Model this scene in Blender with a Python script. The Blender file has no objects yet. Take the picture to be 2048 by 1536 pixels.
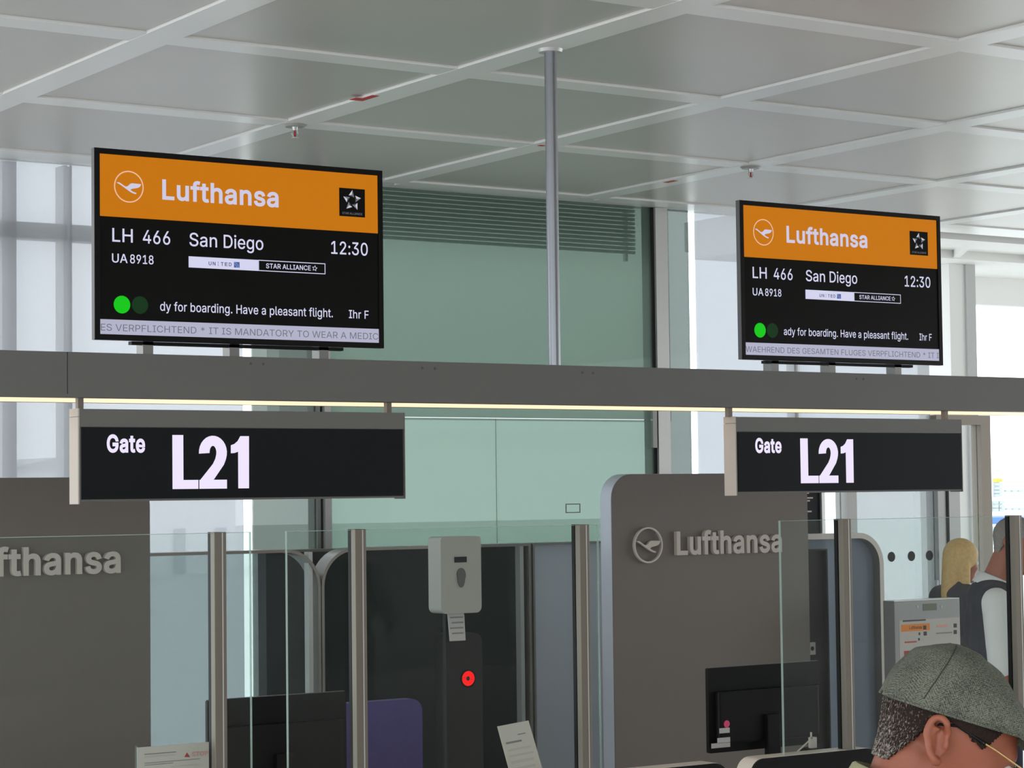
import bpy, bmesh, math, random
import numpy as np
from mathutils import Vector, Matrix
from mathutils.geometry import delaunay_2d_cdt

random.seed(7)
scene = bpy.context.scene
COL = scene.collection
PI = math.pi

# ------------------------------------------------------------------ camera
CAM = Vector((0.0, 0.0, 2.0))
RGT = Vector((0.83071018, -0.55657108, -0.01221611))
UPV = Vector((-0.01758627, -0.04816839, 0.9986844))
FWD = Vector((0.55642729, 0.82940246, 0.04980198))
FPX = 4488.99
cd = bpy.data.cameras.new('camera')
cam = bpy.data.objects.new('camera', cd)
COL.objects.link(cam)
m = Matrix((RGT, UPV, -FWD)).transposed().to_4x4()
m.translation = CAM
cam.matrix_world = m
cd.sensor_width = 36.0
cd.lens = FPX / 2048 * 36.0
cd.clip_start = 0.05
cd.clip_end = 2000
scene.camera = cam

# ------------------------------------------------------------------ light and exposure
EXPO = 0.0
scene.view_settings.view_transform = 'Standard'
scene.view_settings.look = 'None'
scene.view_settings.gamma = 1
scene.view_settings.use_curve_mapping = False
scene.view_settings.exposure = EXPO
w = bpy.data.worlds.new('sky')
scene.world = w
w.use_nodes = True
nt = w.node_tree
nt.nodes.clear()
out = nt.nodes.new('ShaderNodeOutputWorld')
bg = nt.nodes.new('ShaderNodeBackground')
tc = nt.nodes.new('ShaderNodeTexCoord')
nz = nt.nodes.new('ShaderNodeTexNoise')
nz.inputs['Scale'].default_value = 3.0
nz.inputs['Detail'].default_value = 5.0
cr = nt.nodes.new('ShaderNodeValToRGB')
cr.color_ramp.elements[0].color = (0.80, 0.90, 1.0, 1)
cr.color_ramp.elements[1].color = (1.0, 1.0, 1.0, 1)
cr.color_ramp.elements[0].position = 0.35
cr.color_ramp.elements[1].position = 0.65
nt.links.new(tc.outputs['Generated'], nz.inputs['Vector'])
nt.links.new(nz.outputs['Fac'], cr.inputs['Fac'])
nt.links.new(cr.outputs['Color'], bg.inputs['Color'])
bg.inputs['Strength'].default_value = 2.95
nt.links.new(bg.outputs[0], out.inputs[0])


# ------------------------------------------------------------------ helpers
def ray(px, py):
    return FWD + RGT * ((px - 1024) / FPX) - UPV * ((py - 768) / FPX)


def at(px, py, Y):
    d = ray(px, py)
    return CAM + d * (Y / d.y)


def atx(px, Y, py=1000):
    return at(px, py, Y).x


def atd(px, py, depth):
    return CAM + ray(px, py) * depth


def srgb(r, g, b):
    f = lambda c: (c / 255 / 12.92) if c / 255 <= 0.04045 else ((c / 255 + 0.055) / 1.055) ** 2.4
    return (f(r), f(g), f(b), 1.0)


MATS = {}


def mat(name, col, rough=0.5, metal=0.0, spec=0.5, noise=0.0, nscale=40, bump=0.0, bscale=200, coat=0.0):
    m = bpy.data.materials.new(name)
    m.use_nodes = True
    t = m.node_tree
    b = t.nodes['Principled BSDF']
    b.inputs['Base Color'].default_value = col
    b.inputs['Roughness'].default_value = rough
    b.inputs['Metallic'].default_value = metal
    b.inputs['Specular IOR Level'].default_value = spec
    b.inputs['Coat Weight'].default_value = coat
    c = t.nodes.new('ShaderNodeTexCoord')
    if noise > 0:
        n = t.nodes.new('ShaderNodeTexNoise')
        n.inputs['Scale'].default_value = nscale
        n.inputs['Detail'].default_value = 4
        mp = t.nodes.new('ShaderNodeMapRange')
        mp.inputs['To Min'].default_value = 1 - noise
        mp.inputs['To Max'].default_value = 1 + noise
        mx = t.nodes.new('ShaderNodeVectorMath')
        mx.operation = 'SCALE'
        mx.inputs[0].default_value = col[:3]
        t.links.new(c.outputs['Object'], n.inputs['Vector'])
        t.links.new(n.outputs['Fac'], mp.inputs['Value'])
        t.links.new(mp.outputs['Result'], mx.inputs['Scale'])
        t.links.new(mx.outputs[0], b.inputs['Base Color'])
    if bump > 0:
        n2 = t.nodes.new('ShaderNodeTexNoise')
        n2.inputs['Scale'].default_value = bscale
        bp = t.nodes.new('ShaderNodeBump')
        bp.inputs['Strength'].default_value = bump
        bp.inputs['Distance'].default_value = 0.002
        t.links.new(c.outputs['Object'], n2.inputs['Vector'])
        t.links.new(n2.outputs['Fac'], bp.inputs['Height'])
        t.links.new(bp.outputs[0], b.inputs['Normal'])
    MATS[name] = m
    return m


def emis(name, col, strength=1.0, rough=0.3, grad=None):
    m = mat(name, (0.004, 0.004, 0.004, 1), rough, spec=0.07)
    b = m.node_tree.nodes['Principled BSDF']
    b.inputs['Emission Color'].default_value = col
    b.inputs['Emission Strength'].default_value = strength * 2 ** -EXPO
    return m


def glass(name, tint, refl=1.0, rough=0.0, body=0.0, bodycol=(0.5, 0.5, 0.5, 1), ior=1.45):
    m = bpy.data.materials.new(name)
    m.use_nodes = True
    t = m.node_tree
    t.nodes.remove(t.nodes['Principled BSDF'])
    o = t.nodes['Material Output']
    tr = t.nodes.new('ShaderNodeBsdfTransparent')
    tr.inputs['Color'].default_value = tuple(math.sqrt(q) for q in tint[:3]) + (1,)   # tint: through both faces of the pane
    sh = tr.outputs[0]
    if body > 0:
        df = t.nodes.new('ShaderNodeBsdfDiffuse')
        df.inputs['Color'].default_value = bodycol
        tl = t.nodes.new('ShaderNodeBsdfTranslucent')
        tl.inputs['Color'].default_value = bodycol
        mx0 = t.nodes.new('ShaderNodeMixShader')
        mx0.inputs[0].default_value = 0.5
        t.links.new(df.outputs[0], mx0.inputs[1])
        t.links.new(tl.outputs[0], mx0.inputs[2])
        mx1 = t.nodes.new('ShaderNodeMixShader')
        mx1.inputs[0].default_value = body
        t.links.new(sh, mx1.inputs[1])
        t.links.new(mx0.outputs[0], mx1.inputs[2])
        sh = mx1.outputs[0]
    gl = t.nodes.new('ShaderNodeBsdfGlossy')
    gl.inputs['Roughness'].default_value = rough
    # Schlick reflectance, the same for the front and the back face of a pane
    fr = t.nodes.new('ShaderNodeLayerWeight')
    fr.inputs['Blend'].default_value = 0.5
    pw_ = t.nodes.new('ShaderNodeMath')
    pw_.operation = 'POWER'
    pw_.inputs[1].default_value = 5.0
    ma = t.nodes.new('ShaderNodeMath')
    ma.operation = 'MULTIPLY_ADD'
    ma.inputs[1].default_value = 0.96
    ma.inputs[2].default_value = 0.04
    mu = t.nodes.new('ShaderNodeMath')
    mu.operation = 'MULTIPLY'
    mu.inputs[1].default_value = refl
    t.links.new(fr.outputs['Facing'], pw_.inputs[0])
    t.links.new(pw_.outputs[0], ma.inputs[0])
    mx = t.nodes.new('ShaderNodeMixShader')
    t.links.new(ma.outputs[0], mu.inputs[0])
    t.links.new(mu.outputs[0], mx.inputs[0])
    t.links.new(sh, mx.inputs[1])
    t.links.new(gl.outputs[0], mx.inputs[2])
    t.links.new(mx.outputs[0], o.inputs['Surface'])
    MATS[name] = m
    return m


def link_mesh(name, me, material=None, parent=None, local=False, smooth=None):
    o = bpy.data.objects.new(name, me)
    COL.objects.link(o)
    if material is not None and not me.materials:
        me.materials.append(MATS[material] if isinstance(material, str) else material)
    if smooth:
        me.shade_smooth()
        if smooth < 179:
            me.set_sharp_from_angle(angle=math.radians(smooth))
    if parent is not None:
        o.parent = parent
        if not local:
            if parent.type == 'EMPTY':      # mesh parents already sit at the world origin
                o.matrix_parent_inverse = Matrix.Translation(-parent.location)
    return o


def obj(name, bm, material=None, parent=None, local=False, smooth=None):
    me = bpy.data.meshes.new(name)
    bmesh.ops.recalc_face_normals(bm, faces=bm.faces[:])
    bm.to_mesh(me)
    bm.free()
    return link_mesh(name, me, material, parent, local, smooth)


def tag(o, label=None, cat=None, group=None, kind=None):
    if label: o['label'] = label
    if cat: o['category'] = cat
    if group: o['group'] = group
    if kind: o['kind'] = kind
    return o


def thing(name, label, cat, loc=(0, 0, 0), rz=0.0, group=None, kind=None):
    o = bpy.data.objects.new(name, None)
    COL.objects.link(o)
    o.empty_display_size = 0.1
    o.location = loc
    o.rotation_euler = (0, 0, rz)
    return tag(o, label, cat, group, kind)


def copy_tree(o, parent=None):
    kids = list(o.children)
    c = o.copy()
    COL.objects.link(c)
    if parent is not None:
        c.parent = parent
    for k in kids:
        copy_tree(k, c)
    return c


def B():
    return bmesh.new()


def box(bm, x0, x1, y0, y1, z0, z1, bev=0.0):
    vs = [bm.verts.new((x, y, z)) for z in (z0, z1) for y in (y0, y1) for x in (x0, x1)]
    fs = [bm.faces.new([vs[i] for i in q]) for q in ((0, 2, 3, 1), (4, 5, 7, 6), (0, 1, 5, 4), (2, 6, 7, 3), (0, 4, 6, 2), (1, 3, 7, 5))]
    if bev > 0:
        es = list({e for f in fs for e in f.edges})
        bmesh.ops.bevel(bm, geom=es, offset=bev, segments=2, profile=0.7, affect='EDGES')
    return bm


def bx(*a, **k):
    return box(B(), *a, **k)


def prism(bm, pts, y0, y1):
    a = [bm.verts.new((x, y0, z)) for x, z in pts]
    b = [bm.verts.new((x, y1, z)) for x, z in pts]
    bm.faces.new(a)
    bm.faces.new(b[::-1])
    n = len(pts)
    for i in range(n):
        j = (i + 1) % n
        bm.faces.new((a[i], b[i], b[j], a[j]))
    return bm


def frame_prism(bm, outer, inner, y0, y1, closed=True):
    n = len(outer)
    rings = [[bm.verts.new((x, y, z)) for x, z in P] for P in (outer, inner) for y in (y0, y1)]
    of, ob, inf, inb = rings
    rng = range(n) if closed else range(n - 1)
    for i in rng:
        j = (i + 1) % n
        bm.faces.new((of[i], inf[i], inf[j], of[j]))
        bm.faces.new((ob[i], ob[j], inb[j], inb[i]))
        bm.faces.new((of[i], of[j], ob[j], ob[i]))
        bm.faces.new((inf[i], inb[i], inb[j], inf[j]))
    if not closed:
        for i in (0, n - 1):
            bm.faces.new((of[i], ob[i], inb[i], inf[i]))
    return bm


def rrect(x0, x1, z0, z1, tl=0, tr=0, br=0, bl=0, n=8):
    P = []
    for cx, cz, r, a0 in ((x0 + bl, z0 + bl, bl, PI), (x1 - br, z0 + br, br, 1.5 * PI), (x1 - tr, z1 - tr, tr, 0), (x0 + tl, z1 - tl, tl, 0.5 * PI)):
        if r == 0:
            P += [(cx, cz)] * 1
        else:
            P += [(cx + r * math.cos(a0 + k * PI / 2 / n), cz + r * math.sin(a0 + k * PI / 2 / n)) for k in range(n + 1)]
    return P


def tube(bm, p0, p1, r0, r1=None, n=20, caps=True):
    r1 = r0 if r1 is None else r1
    p0, p1 = Vector(p0), Vector(p1)
    d = (p1 - p0).normalized()
    a = d.orthogonal().normalized()
    b = d.cross(a)
    A = [bm.verts.new(p0 + (a * math.cos(t) + b * math.sin(t)) * r0) for t in (2 * PI * k / n for k in range(n))]
    C = [bm.verts.new(p1 + (a * math.cos(t) + b * math.sin(t)) * r1) for t in (2 * PI * k / n for k in range(n))]
    for i in range(n):
        j = (i + 1) % n
        bm.faces.new((A[i], A[j], C[j], C[i]))
    if caps:
        bm.faces.new(A[::-1])
        bm.faces.new(C)
    return bm


def tube_path(bm, pts, r, n=10):
    pts = [Vector(p) for p in pts]
    rings = []
    a = None
    for i, p in enumerate(pts):
        d = (pts[min(i + 1, len(pts) - 1)] - pts[max(i - 1, 0)]).normalized()
        if a is None:
            a = d.orthogonal().normalized()
        a = (a - d * a.dot(d)).normalized()
        b = d.cross(a)
        rr = r[i] if isinstance(r, (list, tuple)) else r
        rings.append([bm.verts.new(p + (a * math.cos(2 * PI * k / n) + b * math.sin(2 * PI * k / n)) * rr) for k in range(n)])
    for A, C in zip(rings, rings[1:]):
        for i in range(n):
            j = (i + 1) % n
            bm.faces.new((A[i], A[j], C[j], C[i]))
    bm.faces.new(rings[0][::-1])
    bm.faces.new(rings[-1])
    return bm


def ball(bm, c, r, M=None, u=20, v=12):
    r = (r, r, r) if isinstance(r, (int, float)) else r
    T = Matrix.Translation(c) @ Matrix.Diagonal((*r, 1))
    if M is not None:
        T = M @ T
    top, bot = bm.verts.new(T @ Vector((0, 0, 1))), bm.verts.new(T @ Vector((0, 0, -1)))
    R_ = [[bm.verts.new(T @ Vector((math.sin(PI * i / v) * math.cos(2 * PI * j / u), math.sin(PI * i / v) * math.sin(2 * PI * j / u), math.cos(PI * i / v)))) for j in range(u)] for i in range(1, v)]
    for j in range(u):
        k = (j + 1) % u
        bm.faces.new((top, R_[0][j], R_[0][k]))
        bm.faces.new((bot, R_[-1][k], R_[-1][j]))
        for A, C in zip(R_, R_[1:]):
            bm.faces.new((A[j], C[j], C[k], A[k]))
    return bm


def capsule(bm, p0, p1, r0, r1=None, M=None, n=16):
    r1 = r0 if r1 is None else r1
    p0, p1 = Vector(p0), Vector(p1)
    if M is not None:
        p0, p1 = M @ p0, M @ p1
    tube(bm, p0, p1, r0, r1, n)
    ball(bm, p0, r0, None, n, 8)
    ball(bm, p1, r1, None, n, 8)
    return bm


def disc_pts(cx, cz, r, n=40):
    return [(cx + r * math.cos(2 * PI * k / n), cz + r * math.sin(2 * PI * k / n)) for k in range(n)]


# letters: outlines of a plain grotesque alphabet in 1/1000 em (advance, closed loops; holes run the other way)
GLYPHS = {
    '*': (453, ['250,223 246,331 337,272 362,315 266,365 362,415 337,459 246,400 250,509 201,509 206,400 114,459 89,415 186,365 89,315 114,272 206,331 201,223']),
    '.': (188, ['104,-4 113,-1 121,3 128,9 134,16 138,24 140,32 141,41 140,50 138,59 134,66 128,73 121,79 113,83 104,86 95,87 86,86 78,83 70,79 63,73 57,66 53,59 50,50 50,32 53,24 57,16 63,9 70,3 78,-1 86,-4']),
    '0': (453, ['254,-5 279,1 302,11 323,24 342,41 359,62 373,86 384,113 393,144 400,178 404,214 405,254 404,294 400,330 393,364 384,395 372,422 358,447 342,467 323,484 302,498 279,508 254,514 227,516 200,514 174,508 151,498 130,484 112,467 95,447 81,422 69,395 60,364 53,330 49,294 48,254 49,214 53,178 60,144 69,113 80,86 95,62 111,41 130,24 151,11 174,1 199,-5 227,-7', '209,51 192,56 177,63 163,74 151,87 140,103 131,122 123,144 117,168 113,194 110,223 109,254 110,285 113,314 117,341 123,365 131,387 140,405 151,422 163,435 177,446 192,453 209,458 227,460 245,458 261,453 276,446 290,435 303,422 313,405 323,387 330,365 336,341 340,314 343,285 344,254 343,223 340,194 336,168 330,144 323,122 313,103 303,87 290,74 276,63 261,56 245,51 227,50']),
    '1': (453, ['391,0 391,55 76,55 76,0', '198,509 86,427 86,358 209,448 212,448 212,0 276,0 276,509']),
    '2': (453, ['389,0 389,57 153,57 153,60 267,180 288,202 306,223 322,241 336,259 347,275 357,290 365,304 371,318 375,331 378,345 380,358 381,372 380,392 376,411 370,428 361,445 350,461 337,474 323,486 306,497 288,505 268,511 247,514 225,516 203,514 182,511 162,505 143,496 126,486 111,473 98,459 86,442 77,424 71,405 67,384 66,362 127,362 128,376 130,390 134,402 139,413 145,424 153,433 162,441 172,447 184,453 196,457 209,459 224,460 237,459 250,457 262,454 273,449 283,443 293,436 301,428 308,419 313,408 317,397 319,385 320,371 320,360 318,348 315,337 311,327 299,305 291,294 282,282 272,270 261,257 248,243 234,229 64,47 64,0']),
    '3': (453, ['243,-6 266,-2 288,4 309,12 327,23 344,36 358,50 370,66 380,84 387,103 392,123 393,145 392,166 387,186 381,205 371,222 359,239 344,253 327,265 308,276 287,284 264,288 239,290 211,289 211,278 372,461 372,509 70,509 70,452 288,452 288,448 157,299 157,248 201,248 223,247 242,244 260,240 275,234 288,226 299,217 308,207 316,196 322,184 326,172 328,158 329,145 328,130 325,116 321,104 315,93 307,83 297,74 287,67 275,61 262,56 248,53 234,51 219,50 204,50 191,52 178,55 165,59 154,64 134,78 126,87 120,97 115,107 111,119 109,132 44,132 46,111 52,91 60,74 70,57 83,43 98,30 114,19 133,10 152,2 173,-3 195,-6 218,-7']),
    '4': (453, ['413,105 413,163 109,163 109,166 311,509 247,509 40,158 40,105', '343,0 343,318 282,318 282,0']),
    '6': (453, ['249,-6 271,-2 291,5 310,14 327,26 343,39 356,55 368,73 377,92 384,112 388,134 389,157 388,180 384,201 378,221 370,240 359,257 346,271 332,284 316,295 298,303 278,309 257,313 235,314 224,314 214,312 205,310 196,307 187,303 179,299 172,293 165,288 159,281 154,275 149,268 145,261 151,261 322,509 252,509 137,340 118,311 102,285 89,261 80,239 73,219 68,199 65,180 64,162 65,138 69,115 75,94 84,74 96,56 109,40 125,26 142,15 161,5 182,-1 203,-5 226,-7', '212,49 198,52 186,56 174,63 163,70 153,79 145,90 138,102 132,114 128,128 126,143 125,158 126,174 128,188 132,201 138,214 145,225 153,235 163,244 174,252 186,258 198,262 212,264 226,265 241,264 254,262 267,258 279,251 289,244 299,235 307,225 314,213 320,201 324,187 327,173 327,142 324,128 320,114 314,101 307,90 299,79 289,70 279,63 267,56 254,52 241,49 226,48']),
    '8': (453, ['251,-6 275,-2 296,3 317,11 335,21 352,33 366,47 378,62 388,78 395,96 399,115 401,135 400,151 397,166 393,181 387,195 380,208 372,220 362,231 351,241 339,249 327,256 314,261 300,265 300,267 318,273 333,282 347,293 359,308 369,324 376,342 380,361 382,380 380,399 377,417 370,434 361,450 350,464 337,477 323,488 306,498 288,506 269,511 248,514 226,516 204,514 184,511 164,506 146,498 129,488 114,477 101,464 90,450 82,434 75,417 72,399 70,380 72,360 76,342 83,324 93,308 105,293 119,282 135,273 153,267 153,265 139,261 125,256 113,249 101,241 90,231 81,220 72,208 65,195 59,181 55,166 53,151 52,135 53,115 57,96 64,78 74,62 86,47 101,33 117,21 136,11 156,3 178,-2 201,-6 226,-7', '210,50 195,52 180,55 167,60 156,66 145,74 136,82 129,91 123,102 119,113 116,126 115,139 116,152 119,165 123,177 130,189 138,199 147,208 157,216 169,223 182,228 196,232 211,234 226,235 242,234 256,232 270,228 283,223 295,216 305,208 314,199 322,189 329,177 333,165 336,152 337,139 336,126 333,113 329,102 323,91 315,82 307,74 296,66 285,60 272,55 258,52 243,50 226,49', '213,290 201,292 189,296 178,300 168,306 159,313 151,321 145,330 139,341 136,351 134,363 133,376 134,388 136,399 139,410 145,420 151,429 159,437 167,444 177,449 188,454 200,457 213,459 226,460 240,459 252,457 264,454 275,449 285,444 294,437 301,429 308,420 313,410 316,399 318,388 319,376 318,363 316,351 312,341 307,330 300,321 293,313 284,306 274,300 252,292 239,290']),
    '9': (453, ['203,514 182,510 162,504 143,494 125,483 110,469 96,454 85,436 75,417 69,397 65,375 64,352 65,329 68,307 74,287 83,269 94,252 106,237 121,225 137,214 155,206 175,199 195,196 218,195 228,195 238,196 248,199 257,202 273,210 281,215 287,221 294,227 299,234 303,240 307,248 301,248 130,0 200,0 315,168 334,197 350,224 363,248 373,270 380,290 385,309 388,328 389,347 388,371 384,393 377,414 368,434 356,452 343,468 328,482 310,494 291,503 271,510 249,514 226,516', '241,459 254,457 267,452 279,446 290,438 299,429 307,419 314,407 320,394 324,381 327,366 327,335 324,321 320,308 314,295 307,284 299,273 279,257 267,251 254,247 240,244 226,243 212,244 199,247 186,251 174,257 163,265 154,274 145,284 138,295 133,308 129,322 126,336 125,352 126,367 129,381 133,395 138,407 145,419 154,429 163,438 174,446 186,452 199,457 212,459 226,460']),
    ':': (188, ['104,-4 113,-1 121,3 128,9 134,16 138,24 140,32 141,41 140,50 138,59 134,66 128,73 121,79 113,83 104,86 95,87 86,86 78,83 70,79 63,73 57,66 53,59 50,50 50,32 53,24 57,16 63,9 70,3 78,-1 86,-4', '104,272 113,274 121,278 128,284 134,291 138,299 140,307 141,316 140,325 138,334 134,342 128,349 121,354 113,359 104,361 95,362 86,361 78,359 70,354 63,349 57,342 53,334 50,325 50,307 53,299 57,291 63,284 70,278 78,274 86,272 95,271']),
    'A': (480, ['85,0 191,302 195,317 201,333 206,351 213,371 220,393 228,419 236,447 245,478 232,478 241,447 250,420 257,394 264,372 270,352 276,334 282,317 287,302 395,0 463,0 276,509 201,509 16,0', '370,142 370,199 110,199 110,142']),
    'C': (510, ['286,-6 305,-4 323,0 341,5 357,11 373,19 388,28 402,38 416,49 428,62 438,76 448,91 457,107 463,124 469,142 473,160 408,160 405,148 401,136 389,114 375,96 366,88 348,74 337,69 327,64 315,60 304,57 280,53 267,53 245,54 223,59 203,66 184,76 166,89 151,105 137,123 125,145 116,168 109,194 105,223 103,254 105,285 109,314 116,340 125,364 137,385 150,403 166,419 184,432 203,443 223,450 245,454 267,456 280,455 292,454 304,452 315,449 327,445 337,440 348,435 366,421 375,413 389,395 401,373 405,361 408,348 473,348 469,367 463,385 456,402 448,418 438,433 427,447 415,460 402,471 388,481 373,490 357,498 340,504 323,509 305,513 286,515 267,516 235,514 205,508 177,498 150,484 126,466 104,445 86,421 70,393 57,362 48,329 42,293 40,254 42,215 48,179 57,146 70,115 86,88 104,63 126,42 150,25 177,11 205,1 235,-5 267,-7']),
    'D': (502, ['256,2 291,8 322,17 351,31 376,48 398,68 417,92 433,119 446,149 455,181 460,217 462,255 460,293 455,329 446,361 433,391 418,418 399,441 377,461 353,478 325,492 294,501 261,507 225,509 93,509 93,452 221,452 249,450 275,446 299,438 320,428 338,415 354,399 368,381 379,361 388,337 394,312 398,285 399,255 398,226 394,198 388,172 379,149 368,128 354,110 337,94 318,81 296,70 272,63 244,58 215,57 96,57 96,0 219,0', '60,509 60,0 125,0 125,509']),
    'E': (419, ['375,0 375,57 125,57 125,229 355,229 355,286 125,286 125,452 372,452 372,509 60,509 60,0']),
    'F': (410, ['125,0 125,221 346,221 346,278 125,278 125,452 369,452 369,509 60,509 60,0']),
    'G': (520, ['298,-5 326,0 352,8 377,19 399,33 419,50 436,69 451,91 463,115 471,141 476,170 478,200 478,256 283,256 283,199 434,199 415,202 414,180 410,160 404,141 396,123 386,107 374,93 360,81 345,71 328,63 309,57 290,54 269,53 246,54 224,59 203,66 184,76 166,90 151,105 137,124 125,145 116,168 109,194 105,223 103,254 105,285 109,314 116,340 125,364 137,385 150,404 166,419 183,432 202,443 222,450 243,454 265,456 279,455 291,454 304,452 326,444 337,439 347,434 365,420 373,411 380,403 387,393 393,383 399,372 404,361 408,349 474,349 470,367 465,384 458,401 449,416 439,431 429,445 416,458 403,469 389,480 374,489 358,497 340,504 322,509 304,513 285,515 265,516 233,514 203,508 175,498 149,484 125,466 103,445 85,421 69,393 57,362 47,329 42,293 40,254 42,215 47,179 57,146 69,116 85,88 104,64 125,43 149,25 176,11 205,1 236,-5 269,-7']),
    'H': (517, ['125,0 125,232 392,232 392,0 457,0 457,509 392,509 392,289 125,289 125,509 60,509 60,0']),
    'I': (300, ['269,0 269,57 183,57 183,452 269,452 269,509 31,509 31,452 118,452 118,57 31,57 31,0']),
    'L': (393, ['361,0 361,57 125,57 125,509 60,509 60,0']),
    'M': (628, ['122,0 122,328 120,416 119,457 112,457 129,408 145,361 159,321 170,291 286,0 342,0 456,291 467,322 482,363 498,409 502,421 505,433 513,457 507,457 505,369 504,327 504,0 568,0 568,509 476,509 352,187 342,158 330,121 318,83 307,49 322,49 311,84 299,123 287,159 277,187 152,509 60,509 60,0']),
    'N': (523, ['125,0 125,291 124,328 122,384 119,454 108,452 148,381 156,367 164,354 171,342 177,331 202,290 387,0 463,0 463,509 399,509 399,146 400,134 400,121 401,108 401,95 402,81 403,68 405,54 414,55 407,68 401,82 394,94 388,107 381,119 369,141 363,151 357,160 352,169 347,176 343,183 136,509 60,509 60,0']),
    'O': (533, ['299,-5 329,1 357,11 384,25 408,42 429,63 448,88 464,115 477,146 486,179 491,215 493,254 491,293 486,329 477,362 464,393 448,421 429,445 408,466 384,484 357,498 329,508 299,514 267,516 235,514 205,508 177,498 150,484 126,466 105,445 86,421 70,393 57,362 48,329 42,293 40,254 42,215 48,179 57,146 70,115 86,88 105,63 126,42 150,25 177,11 205,1 235,-5 267,-7', '245,54 223,59 203,66 184,76 167,89 151,105 137,123 125,144 116,168 109,194 105,223 103,254 105,285 109,314 116,340 125,364 137,385 151,404 167,420 184,433 203,443 223,450 245,454 267,456 289,454 310,450 330,443 349,433 367,420 383,404 396,386 408,365 418,341 425,314 429,286 430,254 429,223 425,194 418,168 408,144 396,123 383,105 367,89 349,76 330,66 310,59 289,54 267,53']),
    'P': (445, ['125,0 125,452 232,452 251,451 268,449 284,444 297,439 308,431 318,423 326,413 333,402 338,389 342,376 344,362 344,333 342,319 338,306 333,294 327,282 318,272 308,264 297,256 284,250 269,246 252,243 233,242 109,242 109,186 235,186 263,187 289,191 312,198 332,207 350,219 366,233 379,248 390,265 398,284 404,304 407,325 409,348 407,370 404,391 398,411 390,430 379,447 366,462 350,476 332,487 312,497 289,503 263,507 235,509 60,509 60,0']),
    'R': (449, ['125,0 125,452 233,452 252,451 269,449 284,445 298,440 309,433 319,425 327,415 334,405 339,393 342,380 344,367 345,352 344,338 342,324 339,312 334,300 327,290 319,281 309,273 298,267 284,262 269,258 252,256 234,255 96,255 96,198 236,198 264,199 289,203 312,209 333,217 351,228 367,240 380,255 390,271 399,290 405,309 408,330 409,352 408,374 405,395 399,415 390,433 380,450 367,465 351,478 333,489 313,497 290,504 264,507 236,509 60,509 60,0', '428,0 303,229 230,229 353,0']),
    'S': (447, ['252,-8 278,-4 302,2 323,11 343,21 360,34 374,48 386,64 396,81 403,99 407,118 408,139 407,155 405,171 401,185 395,198 379,220 359,238 347,245 336,252 312,264 299,268 287,272 276,276 264,279 212,293 202,296 169,308 158,313 148,319 139,326 131,334 124,342 119,352 116,363 115,376 116,387 118,398 123,409 129,418 136,427 145,435 156,442 167,448 180,452 194,456 209,458 225,459 247,457 267,453 286,447 302,437 316,426 326,412 334,396 337,378 401,378 399,397 394,415 387,433 377,449 365,463 351,476 334,488 316,498 296,505 275,511 252,514 227,516 203,514 180,511 158,506 138,498 119,488 102,476 87,463 75,448 65,431 58,413 53,393 52,372 54,348 60,326 71,307 86,289 105,274 128,260 154,249 184,239 245,222 259,218 272,214 284,209 296,205 307,199 316,193 325,186 332,179 338,171 342,161 345,151 346,139 345,126 341,114 336,102 329,92 321,82 311,74 299,66 286,60 272,55 257,52 241,50 224,49 209,50 194,52 180,55 166,59 154,64 142,71 132,79 123,88 116,98 110,110 107,123 104,137 38,137 41,115 46,96 54,77 64,60 76,45 91,31 108,19 128,9 149,1 172,-4 197,-8 224,-9']),
    'T': (449, ['193,452 193,0 257,0 257,452 417,452 417,509 32,509 32,452']),
    'U': (517, ['288,-7 315,-2 340,5 363,15 384,28 403,43 419,60 433,80 443,101 451,124 456,148 457,173 457,509 393,509 393,178 392,160 389,144 384,128 377,113 368,99 357,87 345,77 331,68 315,61 298,56 279,53 259,52 239,53 220,56 203,61 187,68 173,77 160,87 150,99 141,113 133,128 128,144 125,160 124,178 124,509 60,509 60,173 62,148 66,124 74,101 85,80 98,60 114,43 133,28 154,15 177,5 203,-2 230,-7 259,-8']),
    'V': (480, ['278,0 463,509 395,509 290,206 285,192 279,176 274,158 267,138 260,115 252,90 244,62 235,31 248,31 239,61 230,89 222,115 215,137 209,158 203,176 197,192 84,509 16,509 204,0']),
    'W': (686, ['230,0 318,323 323,341 339,413 342,433 346,453 350,475 336,475 340,452 344,431 347,410 351,391 355,373 363,339 368,323 455,0 530,0 670,509 603,509 523,196 510,145 507,133 504,120 502,107 499,94 496,80 493,67 491,53 488,40 497,40 494,53 492,67 489,80 486,94 474,145 468,171 465,183 462,196 380,509 306,509 224,196 211,145 208,133 205,120 203,107 200,94 197,80 194,67 192,53 189,40 197,40 195,53 192,67 189,80 187,94 175,145 173,158 170,171 166,183 163,196 82,509 16,509 155,0']),
    'Y': (472, ['268,0 268,208 455,509 381,509 280,344 273,331 265,318 258,306 244,280 237,265 231,248 224,230 250,230 243,248 236,264 229,279 208,318 192,344 91,509 16,509 203,208 203,0']),
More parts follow.
